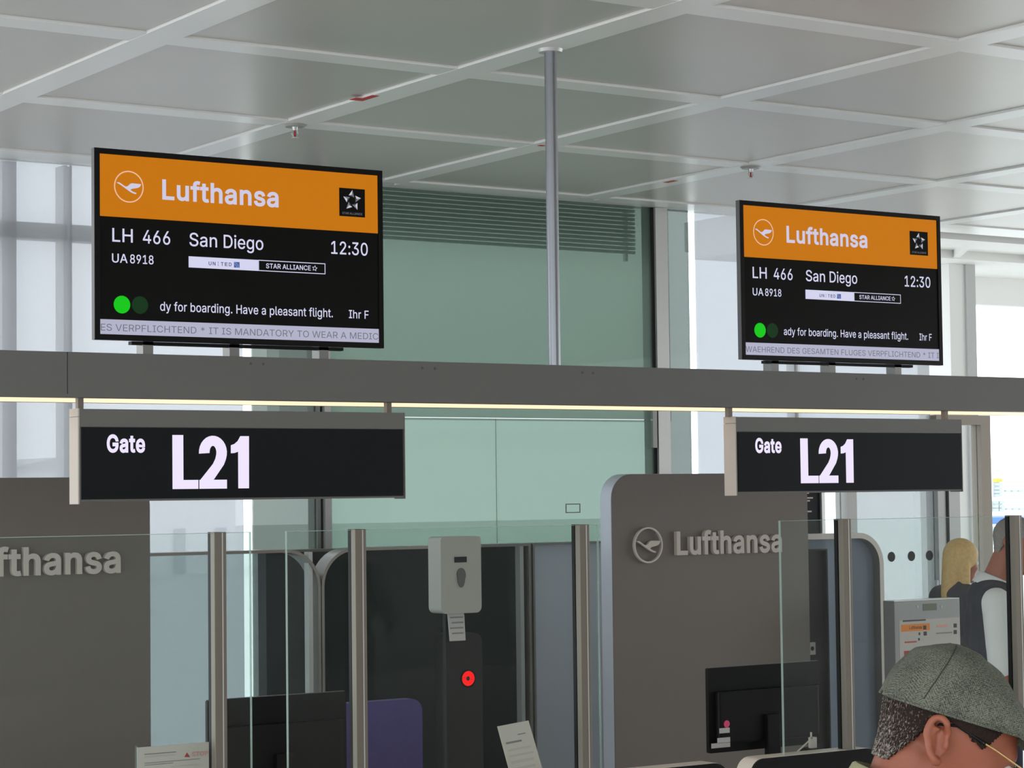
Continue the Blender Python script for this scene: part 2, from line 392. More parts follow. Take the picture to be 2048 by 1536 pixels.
    'a': (389, ['176,-8 190,-6 203,-3 215,1 226,6 236,12 244,18 252,25 258,32 264,38 269,45 272,52 277,52 277,0 337,0 337,251 336,272 333,290 329,306 322,320 315,333 306,343 296,353 286,360 275,367 263,372 251,376 227,382 215,383 204,384 179,384 163,382 148,379 133,375 118,370 104,364 91,355 79,346 67,335 57,322 48,308 41,291 100,274 103,281 107,288 112,294 118,301 124,307 132,313 140,318 149,322 159,326 171,329 183,330 196,331 220,329 230,326 240,322 248,317 256,311 262,304 267,297 271,288 273,279 275,268 276,257 276,255 275,248 273,243 270,238 265,235 259,232 252,230 244,228 234,227 178,220 152,216 138,213 125,211 112,207 100,203 89,199 67,187 58,179 50,171 43,161 38,150 34,138 31,123 30,108 31,90 35,73 40,58 48,45 57,32 68,22 80,12 94,5 110,-1 126,-5 142,-8 160,-9', '159,46 149,47 139,49 130,52 121,56 107,66 102,72 98,79 94,87 92,95 92,105 93,115 95,124 98,132 103,139 110,145 117,150 125,155 134,159 144,162 154,164 165,166 175,168 200,171 231,176 239,177 246,179 253,180 265,184 270,186 276,190 276,138 275,126 269,104 263,93 257,83 248,74 239,66 228,59 216,53 202,49 187,46 170,45']),
    'b': (424, ['252,-7 274,-2 294,5 313,16 330,29 346,45 359,64 370,84 379,108 385,133 389,160 390,189 389,218 385,245 379,270 370,293 359,313 345,332 330,347 313,361 294,371 274,378 252,383 229,384 212,384 197,381 183,378 171,373 161,367 152,360 144,353 137,346 132,338 127,331 122,325 118,319 114,319 114,509 53,509 53,0 112,0 112,59 118,59 122,53 132,39 138,31 145,24 153,17 162,10 172,4 184,-1 198,-5 213,-7 229,-8', '204,48 188,51 174,57 162,65 150,75 140,86 132,100 125,115 120,132 116,150 113,169 113,210 116,229 120,247 125,263 132,278 140,291 150,302 161,312 174,320 188,325 203,329 220,330 237,329 253,325 267,319 280,311 291,301 301,290 309,276 316,261 321,245 325,227 327,209 328,189 327,170 325,151 321,133 316,117 309,101 301,88 291,76 279,66 267,57 253,51 237,48 220,47']),
    'd': (424, ['212,-7 227,-5 241,-1 252,4 263,10 272,17 280,24 287,31 293,39 303,53 307,59 313,59 313,0 372,0 372,509 311,509 311,319 306,319 303,325 298,331 293,338 287,346 280,353 272,360 263,367 253,373 241,378 228,381 213,384 196,384 173,383 151,378 131,371 112,361 95,347 79,332 66,313 55,293 46,270 39,245 35,218 34,189 35,160 39,133 46,108 55,84 66,64 79,45 94,29 111,16 130,5 151,-2 172,-7 195,-8', '188,48 172,51 158,57 145,66 134,76 124,88 115,101 103,133 99,151 97,170 96,189 97,209 99,227 103,245 108,261 115,276 124,290 133,301 145,311 157,319 172,325 187,329 205,330 221,329 237,325 251,320 263,312 275,302 284,291 293,278 300,263 305,247 309,229 311,210 312,189 311,169 309,150 305,132 299,115 293,100 284,86 274,75 263,65 250,57 236,51 221,48 205,47']),
    'e': (404, ['231,-7 249,-5 266,-1 283,4 298,11 311,19 324,29 335,39 345,51 353,63 360,77 365,91 306,105 302,96 292,80 278,66 271,61 263,56 254,53 244,50 234,48 224,47 212,46 195,47 179,50 165,55 151,61 139,70 128,80 118,92 110,106 104,122 100,139 97,157 96,178 96,211 97,226 99,241 103,256 109,270 116,282 125,294 135,304 146,313 159,321 173,326 189,329 205,330 222,329 237,326 250,321 263,314 273,305 283,294 291,282 298,269 303,254 307,237 309,220 310,202 338,221 75,221 75,169 371,169 371,194 370,219 368,242 363,263 357,282 350,299 341,315 331,329 319,341 307,351 294,361 280,368 266,374 251,379 236,382 221,384 205,384 180,383 157,378 135,370 115,359 97,346 81,329 67,311 55,290 46,267 39,242 35,215 34,187 35,159 40,132 46,108 56,85 68,64 82,46 98,30 117,16 138,6 161,-2 185,-7 212,-8']),
    'f': (254, ['6,379 6,327 228,327 228,379', '142,0 142,431 145,443 149,452 154,460 162,466 171,470 182,473 195,474 200,474 206,473 211,473 215,472 227,468 243,521 239,522 234,524 229,525 222,527 215,528 207,529 197,530 187,530 174,529 161,527 148,524 135,519 124,513 113,505 104,496 96,486 89,474 84,461 82,447 81,432 81,0']),
    'g': (425, ['229,-150 251,-147 271,-142 291,-136 308,-127 324,-117 338,-104 350,-90 360,-73 367,-54 371,-32 372,-9 372,379 313,379 313,319 308,319 304,325 299,331 294,338 288,346 281,353 273,360 264,367 253,373 242,378 228,382 213,384 196,384 173,383 152,378 131,371 112,361 95,347 80,332 66,314 55,293 46,271 39,246 35,220 34,191 35,163 39,136 46,112 55,90 67,71 80,53 95,39 113,27 132,17 152,10 173,6 195,5 212,5 227,8 241,11 263,21 272,28 280,34 287,41 293,49 298,56 306,68 311,68 311,-6 310,-28 304,-47 295,-62 282,-75 267,-85 249,-92 229,-96 207,-97 192,-97 178,-95 165,-92 154,-88 136,-78 128,-72 122,-66 116,-59 110,-53 106,-47 101,-41 51,-69 57,-80 64,-91 73,-101 82,-110 93,-119 105,-127 119,-134 134,-140 150,-144 168,-148 187,-150 207,-151', '188,60 172,63 158,68 145,76 134,85 124,96 116,108 109,123 103,138 99,155 97,173 96,193 97,212 99,229 103,246 109,262 115,277 124,290 134,302 145,312 158,320 172,325 188,329 205,330 222,329 237,325 251,320 264,312 275,303 285,291 293,278 300,264 305,248 309,231 312,212 312,172 309,154 305,137 300,121 293,107 285,95 275,84 264,75 251,68 237,63 222,60 205,59']),
    'h': (410, ['114,243 117,257 121,271 126,283 133,293 141,303 150,311 161,317 172,322 184,326 197,328 210,329 229,328 246,323 260,315 273,304 283,291 290,275 295,256 296,235 296,0 357,0 357,240 356,264 353,285 348,304 341,321 332,336 321,349 309,360 295,369 280,376 264,380 246,383 227,384 207,383 187,379 169,372 152,362 137,349 124,332 112,312 102,287 114,287 114,509 53,509 53,0 114,0']),
    'i': (167, ['114,0 114,379 53,379 53,0', '92,444 100,446 107,449 114,455 119,461 123,468 126,475 126,491 123,499 119,506 114,512 107,517 100,521 92,523 84,524 75,523 67,521 60,517 54,512 48,506 44,499 42,491 41,483 42,475 44,468 48,461 60,449 67,446 75,444 84,443']),
    'l': (189, ['156,-2 162,-1 181,3 170,54 160,53 146,52 137,53 130,54 124,58 120,62 117,68 115,77 114,87 114,509 53,509 53,84 54,65 58,47 65,33 74,20 86,10 101,3 119,-1 139,-2']),
    'n': (410, ['114,243 117,257 121,271 126,283 133,293 141,303 150,311 161,317 172,322 184,326 197,328 210,329 229,328 246,323 260,315 273,304 283,291 290,275 295,256 296,235 296,0 357,0 357,240 356,264 353,285 348,304 341,321 332,336 321,349 309,360 295,369 280,376 264,380 246,383 227,384 207,383 187,379 169,372 152,362 137,349 124,332 112,312 102,287 112,287 112,379 53,379 53,0 114,0']),
    'o': (415, ['233,-7 256,-2 278,6 299,16 317,30 333,46 347,64 359,85 369,108 376,133 380,159 381,187 380,216 376,243 369,268 359,291 347,312 333,330 317,346 299,360 278,371 256,378 233,383 207,384 182,383 159,378 137,371 117,360 98,346 82,330 68,312 56,291 46,268 40,243 36,216 34,187 36,159 40,133 46,108 56,85 68,64 82,46 98,30 117,16 137,6 159,-2 182,-7 207,-8', '189,48 173,51 158,57 145,66 134,76 124,89 115,102 108,117 103,134 99,151 97,169 96,187 97,206 99,224 103,242 108,258 115,274 124,287 134,300 145,310 158,319 173,325 189,329 207,330 226,329 242,325 257,319 270,310 282,300 292,287 300,274 307,258 312,242 316,224 318,206 319,187 318,169 316,151 312,134 307,117 300,102 292,89 282,76 270,66 257,57 242,51 226,48 207,46']),
    'p': (424, ['114,-143 114,59 118,59 122,53 132,39 138,31 145,24 153,17 162,10 173,4 184,-1 198,-5 213,-7 229,-8 252,-7 274,-2 294,5 313,16 330,29 346,45 359,64 370,84 379,108 385,133 389,160 390,189 389,218 385,245 379,270 370,293 359,313 345,332 330,347 313,361 294,371 274,378 252,383 229,384 212,384 197,381 183,378 171,373 161,367 152,360 144,353 137,346 131,338 126,331 118,319 112,319 112,379 53,379 53,-143', '204,48 188,51 174,57 162,65 150,75 140,86 132,100 125,115 120,132 116,150 113,169 113,210 116,229 120,247 125,263 132,278 140,291 150,302 161,312 174,320 188,325 203,329 220,330 237,329 253,325 267,319 280,311 291,301 301,290 309,276 316,261 321,245 325,227 327,209 328,189 327,170 325,151 321,133 316,117 309,101 301,88 291,76 279,66 267,57 253,51 237,48 220,47']),
    'r': (259, ['114,0 114,250 117,262 121,273 126,284 132,293 140,301 149,309 159,315 170,319 182,323 194,325 207,326 213,326 219,325 224,325 230,324 243,322 243,384 229,384 213,385 196,384 181,380 166,375 152,367 140,358 130,347 122,335 115,321 112,321 112,379 53,379 53,0']),
    's': (365, ['203,-7 223,-5 242,0 260,6 276,15 290,24 302,35 312,47 321,61 326,75 330,90 331,107 330,125 325,142 317,158 306,171 292,183 275,194 254,202 229,209 172,223 157,227 144,232 133,237 124,243 117,250 112,258 110,267 109,277 110,289 114,299 121,308 131,317 143,324 156,329 171,332 187,333 205,331 219,328 232,323 243,316 251,307 258,298 264,288 268,277 324,290 314,316 307,328 299,339 290,349 279,358 267,366 254,372 239,378 223,381 206,384 167,384 149,381 131,377 115,370 100,363 87,354 75,343 65,332 57,319 51,305 48,290 47,274 48,255 53,237 61,222 72,208 87,196 104,186 125,177 149,170 212,155 225,151 237,147 246,142 254,136 260,129 265,121 267,112 268,103 267,91 262,81 255,71 244,62 232,55 217,50 200,46 181,45 165,46 150,49 136,54 124,60 114,69 105,79 99,92 94,107 36,94 40,78 45,63 53,50 62,38 72,27 84,18 98,10 112,3 128,-2 145,-5 163,-7 182,-8']),
    't': (227, ['6,379 6,327 204,327 204,379', '65,93 67,71 72,52 80,35 92,21 107,10 125,2 145,-3 168,-4 180,-4 186,-3 192,-3 198,-2 208,0 213,2 202,54 185,51 170,50 159,51 150,53 142,56 136,61 132,68 128,76 127,86 126,98 126,471 65,471']),
    'u': (410, ['203,-4 222,0 240,7 257,17 272,30 286,47 297,67 307,92 298,92 298,0 357,0 357,379 296,379 296,153 295,137 293,122 289,109 283,97 276,86 268,77 259,69 249,62 238,57 226,53 213,51 200,50 181,52 164,56 150,64 137,75 127,89 119,105 115,123 114,144 114,379 53,379 53,139 54,116 57,95 62,76 69,59 78,44 89,31 101,20 115,11 130,4 146,-1 164,-4 182,-5']),
    'v': (389, ['226,0 371,379 305,379 224,155 218,138 213,121 207,104 203,87 198,70 194,53 184,21 206,21 196,53 191,70 187,87 177,121 165,155 84,379 17,379 163,0']),
    'y': (389, ['51,-140 54,-141 59,-142 77,-145 104,-145 117,-143 128,-140 139,-136 150,-130 159,-124 168,-116 177,-107 184,-97 191,-85 198,-72 204,-58 371,379 305,379 224,155 212,121 202,87 198,70 193,53 188,37 184,21 206,21 196,53 191,70 187,87 177,121 165,155 84,379 17,379 163,-1 151,-36 146,-48 141,-58 136,-67 130,-74 124,-80 118,-84 111,-87 104,-89 96,-90 88,-90 80,-89 71,-87 61,-86 47,-139']),
}

CAPH = max(float(q.split(',')[1]) for q in GLYPHS['H'][1][0].split()) / 1000


def glyph_loops(ch, bold):
    adv, loops = GLYPHS[ch]
    res = []
    for l in loops:
        P = [Vector((float(a), float(b))) / 1000 for a, b in (q.split(',') for q in l.split())]
        if bold:
            n = len(P)
            Q = []
            for i in range(n):
                d0, d1 = (P[i] - P[i - 1]).normalized(), (P[(i + 1) % n] - P[i]).normalized()
                n0, n1 = Vector((d0.y, -d0.x)), Vector((d1.y, -d1.x))
                mm = n0 + n1
                k = mm.dot(n0)
                mm = mm / k if k > 0.35 else n0
                Q.append(P[i] + mm * bold)
            P = Q
        res.append(P)
    return adv / 1000, res


def winding(p, loops):
    w_ = 0
    for l in loops:
        for i in range(len(l)):
            a, b = l[i - 1], l[i]
            if (a.y > p.y) != (b.y > p.y) and p.x < (b.x - a.x) * (p.y - a.y) / (b.y - a.y) + a.x:
                w_ += 1 if b.y > a.y else -1
    return w_


def text_bm(s, x0, x1, zb, caph, y=0.0, bold=0.0, depth=0.0, bm=None, track=0.0):
    """fit string s to x0..x1 in the XZ plane, reading towards -Y, baseline at zb, capital height caph"""
    t = bm if bm is not None else bmesh.new()
    pen, G = 0.0, []
    for ch in s:
        if ch == ' ':
            pen += 0.20 + track
            continue
        adv, loops = glyph_loops(ch, bold)
        G.append([[p + Vector((pen, 0)) for p in l] for l in loops])
        pen += adv + track + bold * 1.2
    xs = [p.x for l in G for q in l for p in q]
    a, b = min(xs), max(xs)
    sx = (x1 - x0) / (b - a)
    sz = caph / (CAPH + 2 * bold)
    f = lambda p, yy: (x0 + (p.x - a) * sx, yy, zb + (p.y + bold) * sz)
    for loops in G:
        V2, E2, o_ = [], [], 0
        for l in loops:
            n = len(l)
            V2 += l
            E2 += [(o_ + i, o_ + (i + 1) % n) for i in range(n)]
            o_ += n
        r = delaunay_2d_cdt(V2, E2, [], 0, 1e-6)
        vv = r[0]
        tris = [q for q in r[2] if winding((vv[q[0]] + vv[q[1]] + vv[q[2]]) / 3, loops) != 0]
        F = {}
        for q in tris:
            for i in q:
                if i not in F: F[i] = t.verts.new(f(vv[i], y))
            t.faces.new([F[i] for i in q])
        if depth > 0:
            K_ = {i: t.verts.new(f(vv[i], y + depth)) for i in F}
            cnt = {}
            for q in tris:
                t.faces.new([K_[i] for i in q][::-1])
                for i in range(3):
                    e = (q[i], q[(i + 1) % 3])
                    cnt[tuple(sorted(e))] = cnt.get(tuple(sorted(e)), 0) + 1
            for (i, j), k in cnt.items():
                if k == 1:
                    t.faces.new((F[i], F[j], K_[j], K_[i]))
    t.verts.index_update()
    t.faces.index_update()
    return t


def split_loose(bm):
    """connected pieces of bm, left to right, as separate bmeshes"""
    bm.verts.ensure_lookup_table()
    seen, groups = set(), []
    for v in bm.verts:
        if v.index in seen: continue
        st, g = [v], []
        seen.add(v.index)
        while st:
            q = st.pop()
            g.append(q)
            for e in q.link_edges:
                w2 = e.other_vert(q)
                if w2.index not in seen:
                    seen.add(w2.index)
                    st.append(w2)
        groups.append(g)
    groups.sort(key=lambda g: min(v.co.x for v in g))
    res = []
    for g in groups:
        nb = bmesh.new()
        mp = {v.index: nb.verts.new(v.co) for v in g}
        done = set()
        for v in g:
            for f in v.link_faces:
                if f.index in done: continue
                done.add(f.index)
                nb.faces.new([mp[q.index] for q in f.verts])
        res.append(nb)
    bm.free()
    return res


# ------------------------------------------------------------------ materials
mat('stone_floor', (0.66, 0.64, 0.60, 1), 0.25, noise=0.06, nscale=6)
mat('added_wall', (0.52, 0.50, 0.47, 1), 0.6, noise=0.05, nscale=1.0)
mat('slab', (0.08, 0.08, 0.08, 1), 0.8)
mat('strip_white', (0.86, 0.86, 0.84, 1), 0.28, spec=0.5, noise=0.02, nscale=3)
mat('beam_grey', (0.135, 0.132, 0.124, 1), 0.45, noise=0.03, nscale=6, bump=0.05)
mat('beam_dark', (0.09, 0.085, 0.08, 1), 0.5)
mat('steel', (0.24, 0.25, 0.27, 1), 0.28, 0.75)
mat('alu', (0.26, 0.26, 0.25, 1), 0.35, 0.6)
mat('alu_warm', (0.19, 0.168, 0.138, 1), 0.4, 0.5)
mat('bright_alu', (0.55, 0.55, 0.54, 1), 0.3, 0.5)
mat('black_gloss', (0.004, 0.004, 0.006, 1), 0.18, spec=0.2)
mat('black_matt', (0.007, 0.007, 0.007, 1), 0.45, spec=0.15)
mat('bezel', (0.006, 0.005, 0.005, 1), 0.35, spec=0.15)
mat('bezel_side', (0.10, 0.10, 0.10, 1), 0.4, 0.3)
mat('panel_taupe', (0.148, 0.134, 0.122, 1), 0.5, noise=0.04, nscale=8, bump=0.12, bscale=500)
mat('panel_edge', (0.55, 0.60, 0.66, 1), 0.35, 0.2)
mat('letter', (0.52, 0.48, 0.44, 1), 0.5, 0.0)
mat('sign_face', (0.010, 0.012, 0.014, 1), 0.4, spec=0.12)
mat('sign_grey', (0.145, 0.142, 0.132, 1), 0.45)
mat('sign_side', (0.50, 0.45, 0.40, 1), 0.5)
mat('cream_edge', (0.78, 0.70, 0.60, 1), 0.35)
mat('white_paint', (0.82, 0.82, 0.80, 1), 0.5, noise=0.02, nscale=2)
mat('grey_paint', (0.50, 0.51, 0.51, 1), 0.5)
mat('frame_dark', (0.014, 0.014, 0.014, 1), 0.4, spec=0.25)
mat('bluegrey_board', (0.52, 0.54, 0.60, 1), 0.4)
mat('gate_frame', (0.30, 0.27, 0.25, 1), 0.3, 0.6)
mat('paper', (0.62, 0.55, 0.50, 1), 0.7)
mat('paper_white', (0.50, 0.48, 0.47, 1), 0.7)
mat('ink_grey', (0.25, 0.23, 0.22, 1), 0.7)
mat('ink_pale', (0.55, 0.48, 0.44, 1), 0.7)
mat('ink_dark', (0.04, 0.035, 0.04, 1), 0.7)
mat('ink_red', (0.45, 0.06, 0.05, 1), 0.6)
mat('ink_pinkred', (0.72, 0.33, 0.29, 1), 0.7)
mat('orange_print', srgb(222, 130, 30), 0.6)
mat('red_print', srgb(170, 30, 30), 0.6)
mat('purple_fabric', (0.075, 0.055, 0.19, 1), 0.85, noise=0.15, nscale=60, bump=0.3)
mat('pink_sticker', srgb(225, 70, 120), 0.5)
mat('lcd', (0.10, 0.10, 0.06, 1), 0.3)
mat('kiosk', (0.22, 0.22, 0.22, 1), 0.35, 0.4)
mat('white_plastic', (0.36, 0.36, 0.33, 1), 0.35)
mat('red_sticker', srgb(190, 60, 55), 0.6)
mat('skin', srgb(152, 86, 63), 0.5, noise=0.06, nscale=30, bump=0.08, bscale=300)
mat('hair_grey', (0.23, 0.20, 0.18, 1), 0.8, noise=0.3, nscale=120)
mat('hair_blonde', srgb(205, 170, 110), 0.6, noise=0.25, nscale=60)
mat('shirt_white', (0.70, 0.69, 0.68, 1), 0.8, noise=0.03, nscale=20, bump=0.3, bscale=25)
mat('vest_navy', (0.010, 0.011, 0.024, 1), 0.8, noise=0.1, nscale=50, bump=0.2, bscale=30)
mat('trousers_navy', (0.012, 0.014, 0.04, 1), 0.85)
mat('jacket_green', (0.34, 0.35, 0.20, 1), 0.85, noise=0.08, nscale=50, bump=0.3, bscale=30)
mat('jeans', (0.05, 0.07, 0.13, 1), 0.85)
mat('dark_top', (0.05, 0.045, 0.06, 1), 0.85)
mat('leather', (0.02, 0.015, 0.012, 1), 0.4)
mat('gold', (0.80, 0.58, 0.25, 1), 0.25, 1.0)
mat('eye_white', (0.75, 0.73, 0.70, 1), 0.2)
mat('eye_dark', (0.03, 0.02, 0.015, 1), 0.1)
mat('apron', (0.55, 0.57, 0.55, 1), 0.9, noise=0.08, nscale=0.2)
mat('building_white', (0.90, 0.90, 0.89, 1), 0.8)
mat('building_glass', (0.35, 0.40, 0.42, 1), 0.3)
mat('yellow_sign', srgb(250, 215, 70), 0.6)
mat('bus_blue', srgb(60, 110, 210), 0.4)
mat('tree_far', (0.20, 0.26, 0.17, 1), 0.9, noise=0.2, nscale=0.5)
mat('jetway', (0.80, 0.83, 0.80, 1), 0.7)
mat('louvre', (0.30, 0.36, 0.33, 1), 0.5)
emis('scr_black', (0.0025, 0.0024, 0.0022, 1), 1.0, 0.22)
emis('scr_orange', srgb(198, 116, 12), 1.0, 0.3)
emis('scr_white', srgb(212, 212, 238), 1.0, 0.3)
emis('scr_letter', srgb(206, 202, 226), 1.0, 0.3)
emis('scr_ring', srgb(238, 190, 160), 1.0, 0.3)
emis('scr_strip', srgb(178, 178, 200), 1.0, 0.3)
emis('scr_grey', srgb(112, 112, 126), 1.0, 0.3)
emis('scr_blue', srgb(80, 95, 150), 1.0, 0.3)
emis('scr_lightblue', srgb(120, 145, 200), 1.0, 0.3)
emis('scr_unitedtext', srgb(88, 94, 138), 1.0, 0.3)
emis('scr_green', srgb(20, 200, 25), 1.0, 0.3)
emis('scr_darkgreen', srgb(18, 52, 24), 1.0, 0.3)
emis('scr_star1', srgb(205, 205, 215), 1.0, 0.3)
emis('scr_star2', srgb(120, 122, 132), 1.0, 0.3)
emis('scr_star3', srgb(72, 74, 84), 1.0, 0.3)
emis('led_white', srgb(240, 230, 255), 1.0, 0.4)
emis('led_warm', (1.0, 0.70, 0.46, 1), 1.35, 0.4)
emis('led_red', (1.0, 0.008, 0.008, 1), 1.2, 0.4)
glass('clear_glass', (0.88, 0.94, 0.92, 1), 0.40)
glass('edge_glass', (0.45, 0.62, 0.55, 1), 0.6, body=0.5, bodycol=(0.70, 0.82, 0.77, 1))
glass('window_clear', (0.96, 0.98, 0.98, 1), 0.3)
glass('window_haze', (0.36, 0.375, 0.395, 1), 0.2, body=0.42, bodycol=(0.82, 0.83, 0.85, 1))
glass('window_pale', (0.13, 0.15, 0.138, 1), 0.2, body=0.18, bodycol=(0.42, 0.48, 0.44, 1))
glass('green_frost', (0.155, 0.21, 0.18, 1), 0.3, body=0.26, bodycol=(0.46, 0.57, 0.50, 1))
glass('door_glass', (0.34, 0.36, 0.365, 1), 0.2, body=0.18, bodycol=(0.65, 0.68, 0.68, 1))
glass('tint_glass', (0.60, 0.66, 0.65, 1), 0.25, body=0.06, bodycol=(0.35, 0.40, 0.40, 1))
glass('dark_glass', (0.10, 0.13, 0.125, 1), 0.35, body=0.30, bodycol=(0.06, 0.09, 0.082, 1))
glass('blue_glass', (0.08, 0.09, 0.11, 1), 0.25, body=0.55, bodycol=(0.50, 0.55, 0.64, 1))

# perforated, brushed metal of the ceiling panels
cm = mat('ceiling_metal', (0.62, 0.59, 0.55, 1), 0.34, 0.35, noise=0.04, nscale=1.5)
t_ = cm.node_tree
b_ = t_.nodes['Principled BSDF']
c_ = t_.nodes.new('ShaderNodeTexCoord')
vo = t_.nodes.new('ShaderNodeTexVoronoi')
vo.inputs['Scale'].default_value = 160
vo.inputs['Randomness'].default_value = 0.0
bp_ = t_.nodes.new('ShaderNodeBump')
bp_.inputs['Strength'].default_value = 0.08
bp_.inputs['Distance'].default_value = 0.002
t_.links.new(c_.outputs['Object'], vo.inputs['Vector'])
t_.links.new(vo.outputs['Distance'], bp_.inputs['Height'])
t_.links.new(bp_.outputs[0], b_.inputs['Normal'])

# tweed of the flat cap: herringbone columns in the cap's own coordinates
tw = mat('tweed', (0.16, 0.175, 0.13, 1), 0.95)
t_ = tw.node_tree
b_ = t_.nodes['Principled BSDF']
c_ = t_.nodes.new('ShaderNodeTexCoord')
sp = t_.nodes.new('ShaderNodeSeparateXYZ')
t_.links.new(c_.outputs['Object'], sp.inputs[0])


def mnode(t, op, a, b=None):
    n = t.nodes.new('ShaderNodeMath')
    n.operation = op
    for i, v in enumerate((a, b)):
        if v is None: continue
        if isinstance(v, (int, float)):
            n.inputs[i].default_value = v
        else:
            t.links.new(v, n.inputs[i])
    return n.outputs[0]


pp = mnode(t_, 'PINGPONG', sp.outputs['X'], 0.011)
ss = mnode(t_, 'ADD', sp.outputs['Z'], mnode(t_, 'MULTIPLY', pp, 1.2))
ss = mnode(t_, 'ADD', ss, mnode(t_, 'MULTIPLY', sp.outputs['Y'], 0.6))
sn = mnode(t_, 'SINE', mnode(t_, 'MULTIPLY', ss, 2 * PI / 0.0042))
n1 = t_.nodes.new('ShaderNodeTexNoise')
n1.inputs['Scale'].default_value = 480
n1.inputs['Detail'].default_value = 3
t_.links.new(c_.outputs['Object'], n1.inputs['Vector'])
n2 = t_.nodes.new('ShaderNodeTexNoise')
n2.inputs['Scale'].default_value = 24
t_.links.new(c_.outputs['Object'], n2.inputs['Vector'])
f1 = mnode(t_, 'ADD', mnode(t_, 'MULTIPLY', sn, 0.10), n1.outputs['Fac'])
f1 = mnode(t_, 'ADD', f1, mnode(t_, 'MULTIPLY', mnode(t_, 'SUBTRACT', n2.outputs['Fac'], 0.5), 0.35))
rp = t_.nodes.new('ShaderNodeValToRGB')
rp.color_ramp.elements[0].position = 0.28
rp.color_ramp.elements[0].color = (0.030, 0.034, 0.025, 1)
rp.color_ramp.elements[1].position = 0.78
rp.color_ramp.elements[1].color = (0.20, 0.21, 0.16, 1)
t_.links.new(f1, rp.inputs['Fac'])
t_.links.new(rp.outputs['Color'], b_.inputs['Base Color'])
bp_ = t_.nodes.new('ShaderNodeBump')
bp_.inputs['Strength'].default_value = 0.5
bp_.inputs['Distance'].default_value = 0.001
t_.links.new(f1, bp_.inputs['Height'])
t_.links.new(bp_.outputs[0], b_.inputs['Normal'])

mat('tweed_dark', (0.035, 0.038, 0.03, 1), 0.95)
# short grizzled hair
hg = mat('hair_grizzled', (0.1, 0.08, 0.07, 1), 0.9, spec=0.15)
t_ = hg.node_tree
b_ = t_.nodes['Principled BSDF']
c_ = t_.nodes.new('ShaderNodeTexCoord')
mp_ = t_.nodes.new('ShaderNodeMapping')
mp_.inputs['Scale'].default_value = (520, 520, 190)
n1 = t_.nodes.new('ShaderNodeTexNoise')
n1.inputs['Scale'].default_value = 1.0
n1.inputs['Detail'].default_value = 3
t_.links.new(c_.outputs['Object'], mp_.inputs['Vector'])
t_.links.new(mp_.outputs[0], n1.inputs['Vector'])
sp = t_.nodes.new('ShaderNodeSeparateXYZ')
t_.links.new(c_.outputs['Object'], sp.inputs[0])
rp = t_.nodes.new('ShaderNodeValToRGB')
rp.color_ramp.elements[0].position = 0.40
rp.color_ramp.elements[0].color = (0.028, 0.018, 0.014, 1)
rp.color_ramp.elements[1].position = 0.72
rp.color_ramp.elements[1].color = (0.55, 0.49, 0.43, 1)
gz = mnode(t_, 'MULTIPLY', mnode(t_, 'ADD', sp.outputs['Z'], mnode(t_, 'MULTIPLY', sp.outputs['X'], 0.9)), -2.2)
t_.links.new(mnode(t_, 'ADD', mnode(t_, 'SUBTRACT', n1.outputs['Fac'], 0.27), gz), rp.inputs['Fac'])
t_.links.new(rp.outputs['Color'], b_.inputs['Base Color'])
bp_ = t_.nodes.new('ShaderNodeBump')
bp_.inputs['Strength'].default_value = 0.8
bp_.inputs['Distance'].default_value = 0.003
t_.links.new(n1.outputs['Fac'], bp_.inputs['Height'])
t_.links.new(bp_.outputs[0], b_.inputs['Normal'])

# ------------------------------------------------------------------ the hall: floor and ceiling
ZC = 3.916
GX0, GDX = 2.428, 1.516
GY0, GDY = 6.902, 1.604
YF = 11.95                      # glazed back facade
tag(obj('floor', bx(-8, 30, -9.2, 14.6, -0.15, 0.0), 'stone_floor'), kind='structure', label='pale stone floor of the departure hall')

tag(obj('wall_added', bx(5.5, 30, -9.2, -9.0, 0.0, ZC + 0.10), 'added_wall'), kind='structure', label='plain pale wall added on the unseen side of the hall to dim glass reflections')  # added out of view so the counter glass reflects no bare sky

ceil = tag(obj('ceiling', bx(GX0 - 5 * GDX, GX0 + 11 * GDX, GY0 - 9 * GDY, 12.2, ZC + 0.10, ZC + 0.35), 'slab'), kind='structure',
           label='metal panel ceiling in a wide square grid with pale strips')
SW = 0.165
pw, ph = GDX - SW, GDY - SW
g_ = 0.006
pbm = B()
box(pbm, g_, pw - g_, g_, ph - g_, 0.012, 0.05, bev=0.003)
pme = bpy.data.meshes.new('ceiling_panel')
pbm.to_mesh(pme)
pbm.free()
pme.materials.append(MATS['ceiling_metal'])
for i in range(-5, 11):
    for j in range(-9, 3):
        o = link_mesh('ceiling_panel', pme, None, ceil)
        o.location = (GX0 + i * GDX + SW / 2, GY0 + j * GDY + SW / 2, ZC)
# grid strips: long ones along Y, short pieces along X between them
sbm = bx(-SW / 2, SW / 2, 0, 12 * GDY, 0.0, 0.06, bev=0.002)
sme = bpy.data.meshes.new('ceiling_strip')
sbm.to_mesh(sme)
sbm.free()
sme.materials.append(MATS['strip_white'])
for i in range(-5, 12):
    o = link_mesh('ceiling_strip', sme, None, ceil)
    o.location = (GX0 + i * GDX, GY0 - 9 * GDY, ZC)
sbm = bx(0.001, pw - 0.001, -SW / 2, SW / 2, 0.001, 0.06, bev=0.002)
sme = bpy.data.meshes.new('cross_strip')
sbm.to_mesh(sme)
sbm.free()
sme.materials.append(MATS['strip_white'])
for i in range(-5, 11):
    for j in range(-8, 4):
        o = link_mesh('cross_strip', sme, None, ceil)
        o.location = (GX0 + i * GDX + SW / 2, GY0 + j * GDY, ZC)
# infill margin between last strip and facade
box_ = bx(GX0 - 5 * GDX, GX0 + 11 * GDX, GY0 + 3 * GDY + SW / 2 + 0.006, YF + 0.10, ZC + 0.012, ZC + 0.06)
obj('ceiling_margin', box_, 'strip_white', ceil)
